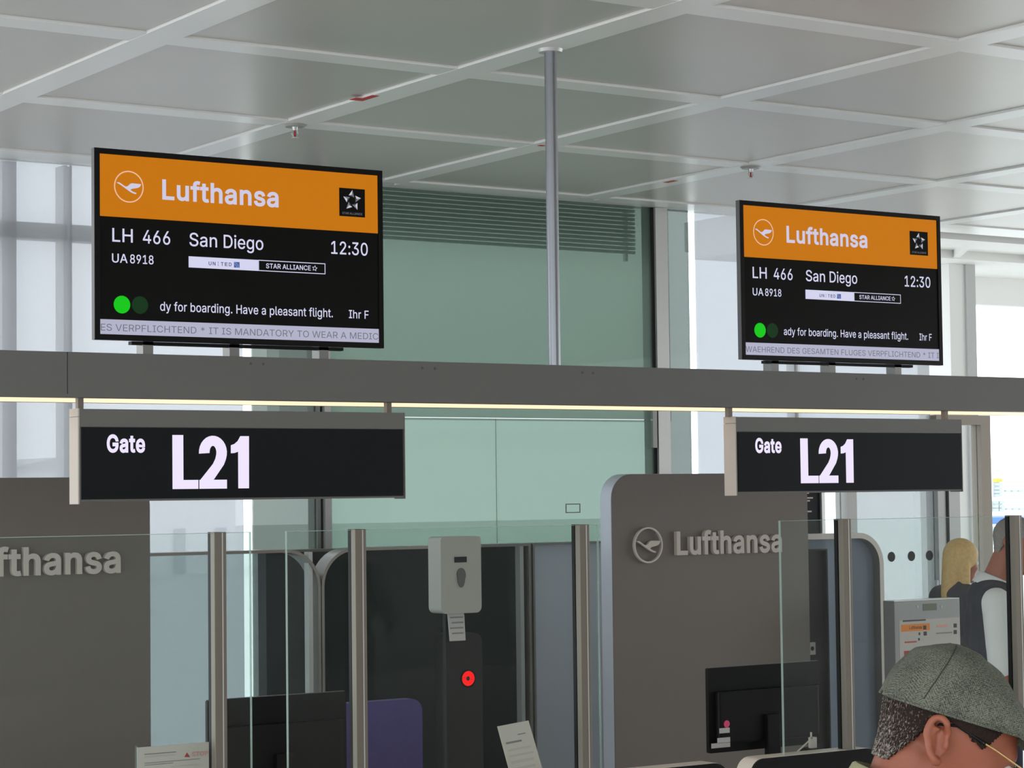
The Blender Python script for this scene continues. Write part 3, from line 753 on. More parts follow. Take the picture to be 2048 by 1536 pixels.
# red marker stickers on the strips
for (px, py, l_) in ((735, 196, 0.16), (712, 198, 0.06), (1341, 363, 0.10), (1083, 291, 0.03)):
    d = ray(px, py)
    p = CAM + d * ((ZC - CAM.z) / d.z)
    obj('marker_sticker', bx(p.x - 0.018, p.x + 0.018, p.y - l_ / 2, p.y + l_ / 2, ZC - 0.0015, ZC + 0.001), 'red_sticker', ceil)

# sprinklers
for k, (i, j, lb) in enumerate(((2, 2, 'small ceiling sprinkler head with red bulb above the nearer flight display'), (4, 2, 'small ceiling sprinkler head with red bulb above the farther flight display'))):
    x, y = GX0 + i * GDX, GY0 + j * GDY
    t = thing('ceiling_sprinkler', lb, 'sprinkler', (x, y, ZC), group='ceiling sprinklers')
    obj('escutcheon', tube(B(), (0, 0, 0), (0, 0, -0.012), 0.062, 0.05, 24), 'white_plastic', t, local=True)
    b = B()
    tube(b, (0, 0, -0.012), (0, 0, -0.03), 0.016, 0.012, 12)
    for s in (-1, 1):
        tube_path(b, [(s * 0.012, 0, -0.028), (s * 0.018, 0, -0.045), (s * 0.008, 0, -0.062), (0, 0, -0.066)], 0.003, 6)
    obj('sprinkler_frame', b, 'bright_alu', t, local=True)
    obj('glass_bulb', tube(B(), (0, 0, -0.032), (0, 0, -0.06), 0.005, 0.005, 10), 'red_print', t, local=True)
    obj('deflector', tube(B(), (0, 0, -0.067), (0, 0, -0.07), 0.018, 0.018, 16), 'bright_alu', t, local=True)

# ------------------------------------------------------------------ the back facade
def post(parent, name, x0, x1, y0, y1, z0, z1, m):
    return obj(name, bx(x0, x1, y0, y1, z0, z1), m, parent)


ZT = ZC + 0.01
# left hazy window
w1 = thing('window_1', 'tall hazy blue-white window left of the green glass wall', None, (atx(200, YF), YF, 0), kind='structure')
xs = [atx(p, YF) for p in (-900, -560, -220, 18, 47, 146, 250, 490)]
xw0 = xs[0]
ztr0, ztr1 = at(100, 475, YF).z, at(100, 442, YF).z
for a, b_x in ((xs[0], xs[1]), (xs[1], xs[2]), (xs[2], xs[5]), (xs[5], xs[7])):
    for z0, z1 in ((0.06, ztr0), (ztr0, ZT)):
        obj('pane', bx(a, b_x, YF + 0.02, YF + 0.035, z0, z1), 'window_haze', w1)
for a, b_x in ((xs[3], xs[4]), (xs[5] - 0.012, xs[5] + 0.012), (xs[5] + 0.03, xs[5] + 0.04)):
    obj('mullion', bx(a, b_x, YF + 0.10, YF + 0.22, 0, ZT), 'white_paint', w1)
obj('transom', bx(xs[0], xs[7], YF + 0.10, YF + 0.2, ztr0, ztr1), 'white_paint', w1)
obj('sill', bx(xs[0], xs[7], YF, YF + 0.1, 0, 0.06), 'grey_paint', w1)
# side lights and green glass wall
w2 = thing('window_2', 'large green frosted glass wall behind the gate counters', None, (atx(980, YF), YF, 0), kind='structure')
xa, xb, xc, xd, xe = [atx(p, YF) for p in (507, 632, 660, 1309, 1314)]
zs = at(995, 820, YF).z
obj('side_pane', bx(xa, xb, YF, YF + 0.02, 0.05, ZT), 'window_pale', w2)
obj('mullion', bx(xb, xb + 0.022, YF - 0.02, YF + 0.1, 0, ZT), 'alu', w2)
obj('shadow_gap', bx(xb + 0.024, xb + 0.04, YF - 0.005, YF + 0.1, 0, ZT), 'frame_dark', w2)
obj('mullion', bx(xb + 0.042, xc - 0.01, YF - 0.04, YF + 0.1, 0, ZT), 'bright_alu', w2)
obj('gasket', bx(xc - 0.009, xc, YF - 0.005, YF + 0.1, 0, ZT), 'frame_dark', w2)
xm = atx(995, YF)
obj('green_pane', bx(xc, xd, YF, YF + 0.02, 2.50, ZT), 'green_frost', w2)
obj('green_pane', bx(xc, xm - 0.004, YF, YF + 0.02, 0.03, 2.494), 'green_frost', w2)
obj('green_pane', bx(xm + 0.004, xd, YF, YF + 0.02, 0.03, 2.494), 'green_frost', w2)
obj('gasket', bx(xd, xe, YF - 0.01, YF + 0.1, 0, ZT), 'frame_dark', w2)
xf, xg, xh = [atx(p, YF) for p in (1338, 1385, 1404)]
obj('mullion', bx(xe, xf, YF - 0.03, YF + 0.1, 0, ZT), 'bright_alu', w2)
obj('side_pane', bx(xf, xg, YF, YF + 0.02, 0.05, ZT), 'window_pale', w2)
hz = at(1310, 830, YF).z
obj('hinge', bx(xd - 0.03, xd + 0.005, YF - 0.035, YF - 0.012, hz - 0.22, hz + 0.05), 'alu', w2)
# small outlined sticker on the green glass
p0, p1 = at(1131, 1026, YF), at(1160, 1007, YF)
frame_prism(sb := B(), rrect(p0.x, p1.x, p0.z, p1.z), rrect(p0.x + .006, p1.x - .006, p0.z + .006, p1.z - .006), YF - 0.004, YF - 0.001)
obj('door_sticker', sb, 'ink_grey', w2)

# narrow clear strips beside the green wall
w3 = thing('window_3', 'narrow clear glass strip left of the green glass wall, pure white daylight', None, (xs[7], YF, 0), kind='structure')
obj('pane', bx(xs[7], xa, YF + 0.005, YF + 0.02, 0.0, ZT), 'window_clear', w3)
w4 = thing('window_4', 'tall glazing right of the green glass wall', None, (xg, YF, 0), kind='structure')
obj('strip_pane', bx(xg, xh, YF + 0.005, YF + 0.02, 0.0, ZT), 'window_clear', w4)
xi, xj, xk, xl, xn, xo, xq = [atx(p, YF) for p in (1600, 1650, 1686, 1704, 1868, 1884, 1908)]
obj('pane', bx(xh, xi, YF + 0.02, YF + 0.035, 0.0, ZT), 'window_haze', w4)
obj('pane', bx(xj, xk, YF + 0.02, YF + 0.035, 0.0, 2.36), 'window_clear', w4)
obj('mullion', bx(xi, xi + 0.02, YF, YF + 0.12, 0.0, ZT), 'bright_alu', w4)
obj('mullion', bx(xj - 0.03, xj, YF, YF + 0.12, 0.0, 2.36), 'bright_alu', w4)
obj('pane', bx(xi + 0.02, xn, YF + 0.02, YF + 0.035, 2.44, ZT), 'window_haze', w4)
obj('transom', bx(xi + 0.02, xn, YF - 0.02, YF + 0.1, 2.36, 2.44), 'grey_paint', w4)
nb = thing('notice_board', 'narrow dark notice panel with rows of pale text beside the right logo panel', 'notice board', (xi, YF, 1.2))
obj('board', bx(xi + 0.021, xj - 0.031, YF + 0.02, YF + 0.05, 1.2, 2.32), 'sign_face', nb)
for k, (zz, l_) in enumerate(((2.02, 0.8), (1.99, 0.45), (1.955, 0.7), (1.935, 0.5), (1.86, 0.6))):
    obj('text_line', bx(xi + 0.035, xi + 0.035 + (xj - xi - 0.09) * l_, YF + 0.016, YF + 0.0205, zz, zz + 0.011), 'ink_pale', nb)

# glass door with dots
d1 = thing('door_1', 'glass boarding door with a row of dark dots', None, (atx(1800, YF), YF, 0), kind='structure')
ztop = at(1940, 850, YF).z
obj('door_post', bx(xk, xl, YF - 0.05, YF + 0.08, 0, 2.36), 'alu', d1)
obj('door_glass', bx(xl, xn, YF, YF + 0.012, 0.02, 2.36), 'door_glass', d1)
obj('door_post', bx(xn, xo, YF - 0.04, YF + 0.08, 0, ztop), 'alu', d1)
obj('door_post', bx(xo + 0.012, xq, YF - 0.06, YF + 0.08, 0, ztop), 'alu', d1)
xr, xs_ = atx(1957, YF), atx(1976, YF)
obj('door_glass', bx(xq, xr, YF, YF + 0.012, 0.02, ztop), 'window_clear', d1)
obj('door_post', bx(xr, xs_, YF - 0.04, YF + 0.06, 0, ztop + 0.06), 'alu_warm', d1)
obj('door_header', bx(xn, xs_, YF - 0.041, YF + 0.061, ztop, ztop + 0.07), 'alu_warm', d1)
obj('pull_bar', tube(B(), (xn - 0.06, YF - 0.07, 0.85), (xn - 0.06, YF - 0.07, 1.35), 0.014), 'steel', d1)
dz = at(1800, 1113, YF).z
for px in (1720, 1742, 1780, 1820, 1856, 1934):
    obj('dot', prism(B(), disc_pts(atx(px, YF), dz, 0.036, 24), YF - 0.004, YF - 0.001), 'black_matt', d1)

# bright bay on the far right: soffit, column, window
YB = 14.3
rb = tag(obj('trim_1', bx(xs_ - 0.9, 22, 12.2, YB + 0.1, ZC + 0.06, ZC + 0.30), 'white_paint'), label='white lowered ceiling of the bright window bay at the right', kind='structure')
obj('soffit_board', bx(xs_ - 0.9, 22, 12.22, 12.62, ZC - 0.01, ZC + 0.06), 'white_paint', rb)
obj('soffit_board', bx(xs_ - 0.9, 22, 13.25, YB, ZC - 0.01, ZC + 0.06), 'white_paint', rb)
for k in range(10):
    bb = B()
    xx = xs_ - 0.4 + k * 0.9
    vs = [(xx, 12.62), (xx + 0.07, 12.62), (xx + 0.07 + 0.5, 13.25), (xx + 0.5, 13.25)]
    a = [bb.verts.new((x, y, ZC + 0.0)) for x, y in vs]
    c = [bb.verts.new((x, y, ZC + 0.06)) for x, y in vs]
    bb.faces.new(a); bb.faces.new(c[::-1])
    for i in range(4):
        bb.faces.new((a[i], a[(i + 1) % 4], c[(i + 1) % 4], c[i]))
    obj('soffit_bar', bb, 'white_paint', rb)
xcl, xcm, xcr = atx(1893, 13.6, 700), atx(1923, 13.6, 700), atx(1940, 13.6, 700)
cl = thing('window_column', 'broad white column left of the bright right-hand window', 'column', (xcl, 13.6, 0))
obj('shaft', bx(xcl, xcr, 13.55, 13.95, 0, ZC - 0.01, bev=0.004), 'white_paint', cl)
obj('side_cover', bx(xcm, xcr + 0.01, 13.53, 13.55, 0, ZC - 0.01), 'grey_paint', cl)
w5 = thing('window_5', 'bright clear window of the right-hand bay', None, (15, YB, 0), kind='structure')
obj('pane', bx(xcr, 22, YB, YB + 0.02, 0.05, 3.66), 'window_clear', w5)
obj('window_head', bx(xcr, 22, YB - 0.02, YB + 0.12, 3.66, ZC + 0.06), 'white_paint', w5)
for k in range(4):
    obj('mullion', bx(16.6 + k * 1.6, 16.68 + k * 1.6, YB - 0.03, YB + 0.1, 0.05, 3.66), 'white_paint', w5)
obj('sill', bx(xcr, 22, YB - 0.02, YB + 0.12, 0, 0.05), 'white_paint', w5)

# ------------------------------------------------------------------ outside
tag(obj('ground', bx(-200, 400, 16, 500, -4.6, -4.5), 'apron'), label='pale concrete airport apron outside', kind='structure')
jb = thing('jet_bridge', 'boarding bridge box added behind the green glass to darken its upper part', 'jet bridge', (8, 14.5, -4.5))
obj('bridge_shade_wall', bx(atx(560, 15.2), atx(1345, 15.2), 15.2, 15.4, 2.62, 4.6), 'jetway', jb)  # upper part only, put in to darken the top of the green glass
obj('bridge_roof', bx(atx(560, 15.2), atx(1345, 15.2), 14.9, 15.4, 4.6, 4.75), 'jetway', jb)
obj('bridge_floor', bx(atx(560, 15.2), atx(1345, 15.2), 12.1, 15.4, -0.4, -0.2), 'jetway', jb)
for xx in (7.5, 10.0):
    obj('bridge_leg', bx(xx, xx + 0.3, 14.8, 15.1, -4.5, -0.41), 'jetway', jb)
lv = thing('louvre_reflection', 'row of horizontal louvre slats behind the green glass, in place of reflected lines', 'louvre', (8, 12.15, 3.3))  # slats stand in for louvre lines reflected in the green glass
for k in range(12):
    zz = at(1000, 398 + k * 8.6, 12.15).z
    b = B()
    box(b, xc, xd, 12.12, 12.15, zz, zz + 0.019)
    obj('slat', b, 'louvre', lv)
for xx in (xc + 0.02, xd - 0.05):
    obj('slat_rail', bx(xx, xx + 0.02, 12.165, 12.195, at(1000, 500, 12.15).z - 0.02, ZC), 'louvre', lv)

tb = thing('terminal_building', 'white airport building with grey windows and a yellow stand number across the apron', 'building', (95, 80, -4.5))
YO = 80.0
q0, q1 = at(1930, 917, YO), at(2700, 917, YO)
obj('facade', bx(q0.x, q1.x, YO, YO + 14, -4.5, q0.z), 'building_white', tb)


def win(px0, py0, px1, py1, m='building_glass', name='window'):
    a, c = at(px0, py1, YO), at(px1, py0, YO)
    return obj(name, bx(a.x, c.x, YO - 0.15, YO + 0.02, a.z, c.z), m, tb)


win(1986, 957, 2000, 964, 'yellow_sign', 'stand_sign')
for y_ in (966, 974, 981, 988):
    win(1986.5, y_, 2000.5, y_ + 5.5)
for x_ in (1983, 1995):
    for y_ in (1002, 1010, 1017):
        win(x_, y_, x_ + 10, y_ + 5.5)
for x_, y_ in ((2008, 980), (2021, 980), (2010, 1016), (2022, 1016), (2034, 980), (2036, 1016)):
    win(x_, y_, x_ + 9, y_ + 3.6)
yt = at(1995, 962.5, YO)
tz = text_bm('204', at(1989, 960, YO).x, at(1998.5, 960, YO).x, at(1995, 963, YO).z, at(1995, 958.5, YO).z - at(1995, 963, YO).z, YO - 0.17)
obj('stand_number', tz, 'ink_dark', tb)

bs = thing('airport_vehicle', 'blue airport vehicle parked before the white building', 'vehicle', (at(1970, 1040, 60).x, 60, -4.5))
q0, q1 = at(1948, 1049, 60), at(1992, 1034, 60)
zb_ = q0.z
L0, L1 = q0.x, q1.x + 1.5
obj('body', bx(L0, L1, 60, 62.4, zb_, q1.z, bev=0.05), 'bus_blue', bs)
obj('lower_body', bx(L0, L1, 60.02, 62.38, -4.1, zb_), 'building_white', bs)
for k in range(4):
    xx = L0 + 0.25 + k * (L1 - L0 - 0.5) / 4
    obj('window', bx(xx, xx + (L1 - L0) / 4 - 0.25, 59.96, 60.0, zb_ - 0.75, zb_ - 0.1), 'building_glass', bs)
for xx in (L0 + 0.8, L1 - 0.8):
    obj('wheel', tube(B(), (xx, 60.0, -4.08), (xx, 60.3, -4.08), 0.42, 0.42, 20), 'black_matt', bs)

hg_ = thing('distant_hangar', 'long pale hangar on the horizon seen through the hazy window', 'hangar', (95, 180, -4.5))
q0, q1 = at(40, 905, 180), at(470, 905, 180)
obj('wall', bx(q0.x, q1.x, 180, 200, -4.5, at(90, 935, 180).z), 'building_white', hg_)
obj('roof', prism(B(), [(q0.x - 1, at(90, 935, 180).z), (q1.x + 1, at(90, 935, 180).z), (q1.x - 3, at(90, 915, 180).z), (q0.x + 3, at(90, 915, 180).z)], 179, 201), 'grey_paint', hg_)
for k in range(5):
    xx = q0.x + 2 + k * (q1.x - q0.x) / 5
    obj('hangar_door', bx(xx, xx + (q1.x - q0.x) / 5 - 3, 179.7, 180.1, -4.5, -0.5), 'building_glass', hg_)

# ------------------------------------------------------------------ overhead beam, light line and pole
YB0 = 7.816
BZT, BZB = 2.554, 2.386
BX0, BX1 = -1.5, 13.0
BD = 0.46
bmr = thing('overhead_beam', 'long grey overhead beam carrying the flight displays and gate signs', 'beam', (5.4, YB0 + BD / 2, BZB))
seam = at(135, 745, YB0).x
for a, b_x in ((BX0, seam - 0.0015), (seam + 0.0015, 5.0 + 3.6), (8.603, BX1)):
    obj('beam_section', bx(a, b_x, YB0, YB0 + BD, BZB + 0.012, BZT), 'beam_grey', bmr)
for a, b_x in ((YB0, YB0 + 0.075), (YB0 + 0.40, YB0 + BD)):
    obj('bottom_flange', bx(BX0, BX1, a, b_x, BZB, BZB + 0.012), 'beam_grey', bmr)
led = obj('led_strip', bx(BX0, BX1, YB0 + 0.08, YB0 + 0.395, BZB - 0.001, BZB + 0.0115), 'led_warm', bmr)
led['label'] = 'glowing warm white light line under the beam'
for px, py in ((502, 727), (527, 728), (1165, 745), (1186, 746), (1713, 757), (1727, 758), (845, 736), (870, 737)):
    p = at(px, py, YB0)
    obj('bolt', tube(B(), (p.x, YB0 + 0.001, p.z), (p.x, YB0 - 0.002, p.z), 0.006, 0.005, 10), 'beam_dark', bmr)

PX = 5.483
PY = YB0 + 0.0
pole = thing('support_pole', 'slim grey steel pole from the ceiling to the overhead beam', 'pole', (PX, PY + BD / 2, BZT))
py_ = YB0 + 0.03
obj('pole_tube', tube(B(), (PX, py_, BZT - 0.001), (PX, py_, ZC - 0.012), 0.0265, n=32), 'steel', pole, smooth=40)
obj('ceiling_flange', tube(B(), (PX, py_, ZC - 0.014), (PX, py_, ZC), 0.05, 0.055, 32), 'bright_alu', pole, smooth=40)


# ------------------------------------------------------------------ flight displays
def crane(k=1.0, cx=0.0, cz=0.0):
    # emblem bird, centred on its ring (ring radius 0.06)
    P = [(-.0510, .0145), (-.042, .0155), (-.0375, .0150), (-.028, .009), (-.016, .0022), (-.010, .0015), (-.004, .004), (.0025, .0105), (.0075, .0142), (.0125, .0155), (.030, .0152),
         (.0500, .0143), (.0485, .009), (.0440, .003), (.036, -.001), (.024, -.0035), (.013, -.0055), (.008, -.0085), (.0065, -.0108), (.015, -.0155), (.023, -.0185),
         (.0305, -.0200), (.0295, -.0248), (.022, -.0242), (.009, -.0195), (-.003, -.013), (-.018, -.0035), (-.034, .0065), (-.046, .0120)]
    return [(cx + x * k, cz + z * k) for x, z in P]


def ring(bm, cx, cz, r, t, y0, y1, n=56):
    return frame_prism(bm, disc_pts(cx, cz, r, n), disc_pts(cx, cz, r - t, n), y0, y1)


def star_mark(parent, cx, cz, R, y):
    """five faceted darts around a pentagon"""
    bms = [B(), B(), B()]
    for k in range(5):
        a = PI / 2 - k * 2 * PI / 5
        rot = lambda x, z: (cx + R * (x * math.cos(a) - z * math.sin(a)), cz + R * (x * math.sin(a) + z * math.cos(a)))
        tip, l_, r_, mid = rot(1.0, -0.04), rot(0.48, 0.36), rot(0.30, -0.23), rot(0.53, 0.03)
        for b, tri in zip(bms, ((tip, l_, mid), (tip, mid, r_), (l_, r_, mid))):
            b.faces.new([b.verts.new((p[0], y, p[1])) for p in tri])
    for b, m_ in zip(bms, ('scr_star1', 'scr_star2', 'scr_star3')):
        obj('star_facet', b, m_, parent, local=True)


DW, DH = 1.21, 0.6806


def display(label, loc, ticker, tick_x, msg, msg_x0, post_x, shift):
    t = thing('flight_display', label, 'display', loc, group='flight displays on the overhead beam')
    # bezel and body
    b = B()
    frame_prism(b, rrect(-0.021, DW + 0.021, -0.021, DH + 0.021), rrect(0, DW, 0, DH), 0, 0.028)
    obj('bezel', b, 'bezel', t, local=True)
    obj('bezel_side', bx(-0.0225, -0.0212, 0.001, 0.027, -0.021, DH + 0.021), 'bezel_side', t, local=True)
    obj('rear_housing', bx(0.06, DW - 0.06, 0.028, 0.07, 0.05, DH - 0.06, bev=0.006), 'black_matt', t, local=True)
    sc = obj('screen', bx(0, DW, 0.006, 0.012, 0, DH), 'scr_black', t, local=True)
    Y1, Y2, Y3 = 0.0052, 0.0044, 0.0036

    def T(name, s, x0, x1, zb, ch, m_='scr_white', bold=0.0, y=Y2):
        return obj(name, text_bm(s, x0, x1, zb, ch, y, bold), m_, sc, local=True)

    def R(name, x0, x1, z0, z1, m_, y=Y1):
        return obj(name, bx(x0, x1, y, y + 0.0004, z0, z1), m_, sc, local=True)

    R('header_band', 0.0, DW, 0.445, DH, 'scr_orange')
    b = B()
    ring(b, 0.1199, 0.5626, 0.0605, 0.0045, Y2, Y2 + 0.0004)
    obj('emblem_ring', b, 'scr_ring', sc, local=True)
    obj('emblem_bird', prism(B(), crane(1.0, 0.1199, 0.5612), Y2, Y2 + 0.0004), 'scr_letter', sc, local=True)
    T('airline_name', 'Lufthansa', 0.2574, 0.7577, 0.5226, 0.0781, 'scr_letter', 0.022)
    R('alliance_tile', 1.0316, 1.1506, 0.5061, 0.6201, 'scr_black', Y2)
    star_mark(sc, 1.0905, 0.5710, 0.043, Y3)
    T('alliance_caption', 'STAR ALLIANCE', 1.045, 1.137, 0.5145, 0.0085, 'scr_star2', 0.0, Y3)
    T('flight_code', 'LH', 0.0515, 0.135, 0.3505, 0.0515, bold=0.006)
    T('flight_number', '466', 0.1763, 0.2898, 0.3505, 0.0515, bold=0.006)
    T('destination_word', 'San', 0.3704, 0.488, 0.3505, 0.0515, bold=0.006)
    T('destination_word', 'Diego', 0.5165, 0.6888, 0.3505, 0.0515, bold=0.006)
    T('departure_time', '12:30', 0.993, 1.1617, 0.3515, 0.0515, bold=0.006)
    T('codeshare_code', 'UA', 0.0500, 0.1135, 0.2718, 0.034, bold=0.008)
    T('codeshare_number', '8918', 0.1235, 0.2202, 0.2718, 0.034, bold=0.008)
    R('partner_tile', 0.3672, 0.666, 0.2677, 0.3107, 'scr_white')
    ub = B()
    n_ = 6
    for i, ch in enumerate('UNITED'):
        w_ = (0.5527 - 0.449) / n_
        if ch == 'I':
            text_bm(ch, 0.449 + w_ * (i + 0.36), 0.449 + w_ * (i + 0.60), 0.2800, 0.0145, Y2, 0.01, bm=ub)
        else:
            text_bm(ch, 0.449 + w_ * (i + 0.14), 0.449 + w_ * (i + 0.86), 0.2800, 0.0145, Y2, 0.02, bm=ub)
    obj('partner_name', ub, 'scr_unitedtext', sc, local=True)
    R('partner_emblem', 0.5603, 0.5846, 0.2762, 0.2982, 'scr_blue', Y2)
    gb = B()
    for rr, r2 in ((0.021, 0.018), (0.014, 0.011)):
        n = 10
        o_ = [(0.5603 + rr * math.cos(a), 0.2762 + rr * math.sin(a)) for a in (k * PI / 2 / n for k in range(n + 1))]
        i_ = [(0.5603 + r2 * math.cos(a), 0.2762 + r2 * math.sin(a)) for a in (k * PI / 2 / n for k in range(n + 1))]
        frame_prism(gb, o_, i_, Y3, Y3 + 0.0004, closed=False)
    obj('emblem_arcs', gb, 'scr_lightblue', sc, local=True)
    b = B()
    frame_prism(b, rrect(0.6665, 0.966, 0.2679, 0.3113), rrect(0.6695, 0.963, 0.2709, 0.3083), Y1, Y1 + 0.0004)
    obj('alliance_outline', b, 'scr_white', sc, local=True)
    T('alliance_name', 'STAR ALLIANCE', 0.7001, 0.8995, 0.280, 0.0190, bold=0.012)
    b = B()
    R5 = lambda r, o: [(0.9180 + r * (1 if k % 2 == 0 else 0.5) * math.sin(k * PI / 5 + o), 0.2895 + r * (1 if k % 2 == 0 else 0.5) * math.cos(k * PI / 5 + o)) for k in range(10)]
    frame_prism(b, R5(0.0125, 0.15), R5(0.0085, 0.15), Y1, Y1 + 0.0004)
    obj('alliance_star', b, 'scr_white', sc, local=True)
    obj('green_light', prism(B(), disc_pts(0.0903, 0.1139, 0.0335), Y1, Y1 + 0.0004), 'scr_green', sc, local=True)
    obj('dark_light', prism(B(), disc_pts(0.1641, 0.1150, 0.0335), Y1, Y1 + 0.0004), 'scr_darkgreen', sc, local=True)
    T('boarding_message', msg, msg_x0, 0.998 + shift, 0.0965, 0.0345, bold=0.006)
    T('message_start', 'Ihr F', 1.0717 + shift, 1.1631, 0.0960, 0.033, bold=0.006)
    R('ticker_band', 0.0, DW, 0.0, 0.0565, 'scr_strip')
    T('ticker_text', ticker, tick_x[0], tick_x[1], 0.0135, 0.0255, 'scr_grey', 0.0)
    # mounting rail and three posts down to the beam
    zb = BZT - loc[2]
    obj('mounting_rail', bx(0.14, DW - 0.15, 0.03, 0.06, -0.034, -0.0215), 'black_matt', t, local=True)
    for x in post_x:
        obj('mounting_post', bx(x - 0.021, x + 0.021, 0.03, 0.09, zb - 0.0002, 0.06), 'alu', t, local=True)
    return t


DZ = 3.305 - DH
display('flight display for LH 466, the nearer one, left of the pole', (3.391, YB0, DZ), 'ES VERPFLICHTEND * IT IS MANDATORY TO WEAR A MEDIC', (0.004, 1.207),
        'dy for boarding. Have a pleasant flight.', 0.2464, [at(p, 700, YB0).x - 3.391 for p in (303, 476, 655)], 0.0)
display('flight display for LH 466, the farther one, right of the pole', (6.518, YB0, DZ), 'WAEHREND DES GESAMTEN FLUGES VERPFLICHTEND * IT I', (0.003, 1.207),
        'ady for boarding. Have a pleasant flight.', 0.2310, [at(p, 730, YB0).x - 6.518 for p in (1559, 1673, 1805)], 0.010)


# ------------------------------------------------------------------ hanging gate signs
GW, GH = 1.391, 0.269


def gate_sign(label, x0, hang_px):
    z0 = 2.006
    t = thing('gate_sign', label, 'sign', (x0, YB0, z0), group='hanging gate signs')
    ztop = 0.337
    th = 0.082
    obj('housing', bx(-0.008, GW + 0.006, 0.004, th - 0.004, -0.008, ztop), 'sign_grey', t, local=True)
    obj('top_cover', bx(-0.008, GW + 0.006, 0.0, 0.004, GH + 0.002, ztop), 'sign_grey', t, local=True)
    obj('face_panel', bx(0, GW, -0.001, 0.004, 0, GH), 'sign_face', t, local=True)
    obj('end_cap', bx(-0.014, -0.0085, 0.0, th, -0.017, ztop - 0.03), 'sign_side', t, local=True)
    obj('end_cap_top', bx(-0.014, -0.0085, 0.0, th, ztop - 0.028, ztop + 0.002), 'sign_side', t, local=True)
    obj('end_cap', bx(GW + 0.0065, GW + 0.011, 0.0, th, -0.012, ztop), 'sign_grey', t, local=True)
    tx = obj('gate_word', text_bm('Gate', 0.0998, 0.2554, 0.1742, 0.068, -0.0018, 0.030), 'led_white', t, local=True)
    yb = -0.0018
    b = B()
    prism(b, [(0.3680, 0.0357), (0.4759, 0.0357), (0.4759, 0.0700), (0.4135, 0.0700), (0.4135, 0.2415), (0.3680, 0.2415)], yb, yb + 0.0006)
    obj('gate_letter', b, 'led_white', t, local=True)
    # the digit 2: a stroke swept along its centre line
    c = []
    cx_, cz_, rx, rz = 0.5385, 0.1745, 0.0370, 0.0455
    for k in range(17):
        a = PI * (1.02 - k / 16 * 1.14)
        c.append((cx_ + rx * math.cos(a), cz_ + rz * math.sin(a), a))
    o_, i_ = [], []
    hw = 0.0225
    for x, z, a in c:
        n = (math.cos(a), math.sin(a))
        o_.append((x + n[0] * hw, z + n[1] * 0.0195))
        i_.append((x - n[0] * hw, z - n[1] * 0.0195))
    o_ += [(0.5940, 0.150), (0.5850, 0.128), (0.5420, 0.0715), (0.5380, 0.0700)]
    i_ += [(0.5480, 0.150), (0.5380, 0.131), (0.4860, 0.0720), (0.4800, 0.0560)]
    b = B()
    frame_prism(b, o_, i_, yb, yb + 0.0006, closed=False)
    prism(b, [(0.4800, 0.0358), (0.5974, 0.0358), (0.5974, 0.0702), (0.4800, 0.0702)], yb, yb + 0.0006)
    obj('gate_digit', b, 'led_white', t, local=True)
    b = B()
    prism(b, [(0.6461, 0.0361), (0.6923, 0.0361), (0.6935, 0.2385), (0.6560, 0.2385), (0.6440, 0.2190), (0.6300, 0.2080), (0.6151, 0.2030), (0.6151, 0.1720), (0.6310, 0.1730), (0.6461, 0.1780)], yb, yb + 0.0006)
    obj('gate_digit', b, 'led_white', t, local=True)
    for px in hang_px:
        x = at(px, 800, YB0).x - x0
        obj('hanger', bx(x - 0.011, x + 0.011, 0.03, 0.055, ztop, BZB - z0), 'alu_warm', t, local=True)
    return t


gate_sign('hanging sign Gate L21, the nearer one, below the left flight display', 3.315, (168, 786))
gate_sign('hanging sign Gate L21, the farther one, below the right flight display', 6.462, (1469, 1901))

# ------------------------------------------------------------------ rear logo panels
YP = 9.6


def logo_panel(label, x0, x1, tx0, tx1):
    t = thing('logo_panel', label, 'panel', (x0, YP, 0), group='taupe logo panels behind the counters')
    zt = 2.109
    W = x1 - x0
    r = 0.13
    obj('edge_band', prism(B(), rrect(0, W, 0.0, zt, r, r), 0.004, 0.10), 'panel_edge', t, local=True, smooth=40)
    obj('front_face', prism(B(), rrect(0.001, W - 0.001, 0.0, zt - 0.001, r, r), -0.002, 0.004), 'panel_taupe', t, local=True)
    cx = tx0 - 0.191 - x0
    b = B()
    ring(b, cx, 1.729, 0.096, 0.009, -0.030, -0.014)
    obj('emblem_ring', b, 'letter', t, local=True, smooth=40)
    bird = obj('emblem_bird', prism(B(), crane(1.60, cx, 1.727), -0.030, -0.014), 'letter', t, local=True)
    for a in range(4):
        q = (cx + 0.09 * math.cos(a * PI / 2 + 0.8), 1.729 + 0.09 * math.sin(a * PI / 2 + 0.8))
        obj('stand_off', tube(B(), (q[0], -0.016, q[1]), (q[0], 0, q[1]), 0.003, n=8), 'steel', t, local=True)
    tb_ = text_bm('Lufthansa', tx0 - x0, tx1 - x0, 1.670, 0.1275, -0.030, 0.022, depth=0.026)
    for piece in split_loose(tb_):
        obj('letter', piece, 'letter', t, local=True)
    return t


xr0 = 7.065
tw_ = 8.217 - 7.477
logo_panel('taupe back panel with a raised airline logo, right, behind the black monitor', xr0, 8.435, 7.477, 8.217)
logo_panel('taupe back panel with raised airline letters, at the left edge', 4.409 - (8.435 - xr0), 4.409, 4.249 - 0.79, 4.249)

# ------------------------------------------------------------------ rounded boarding-lane glass panels
YG = 10.4
ZG = 1.735


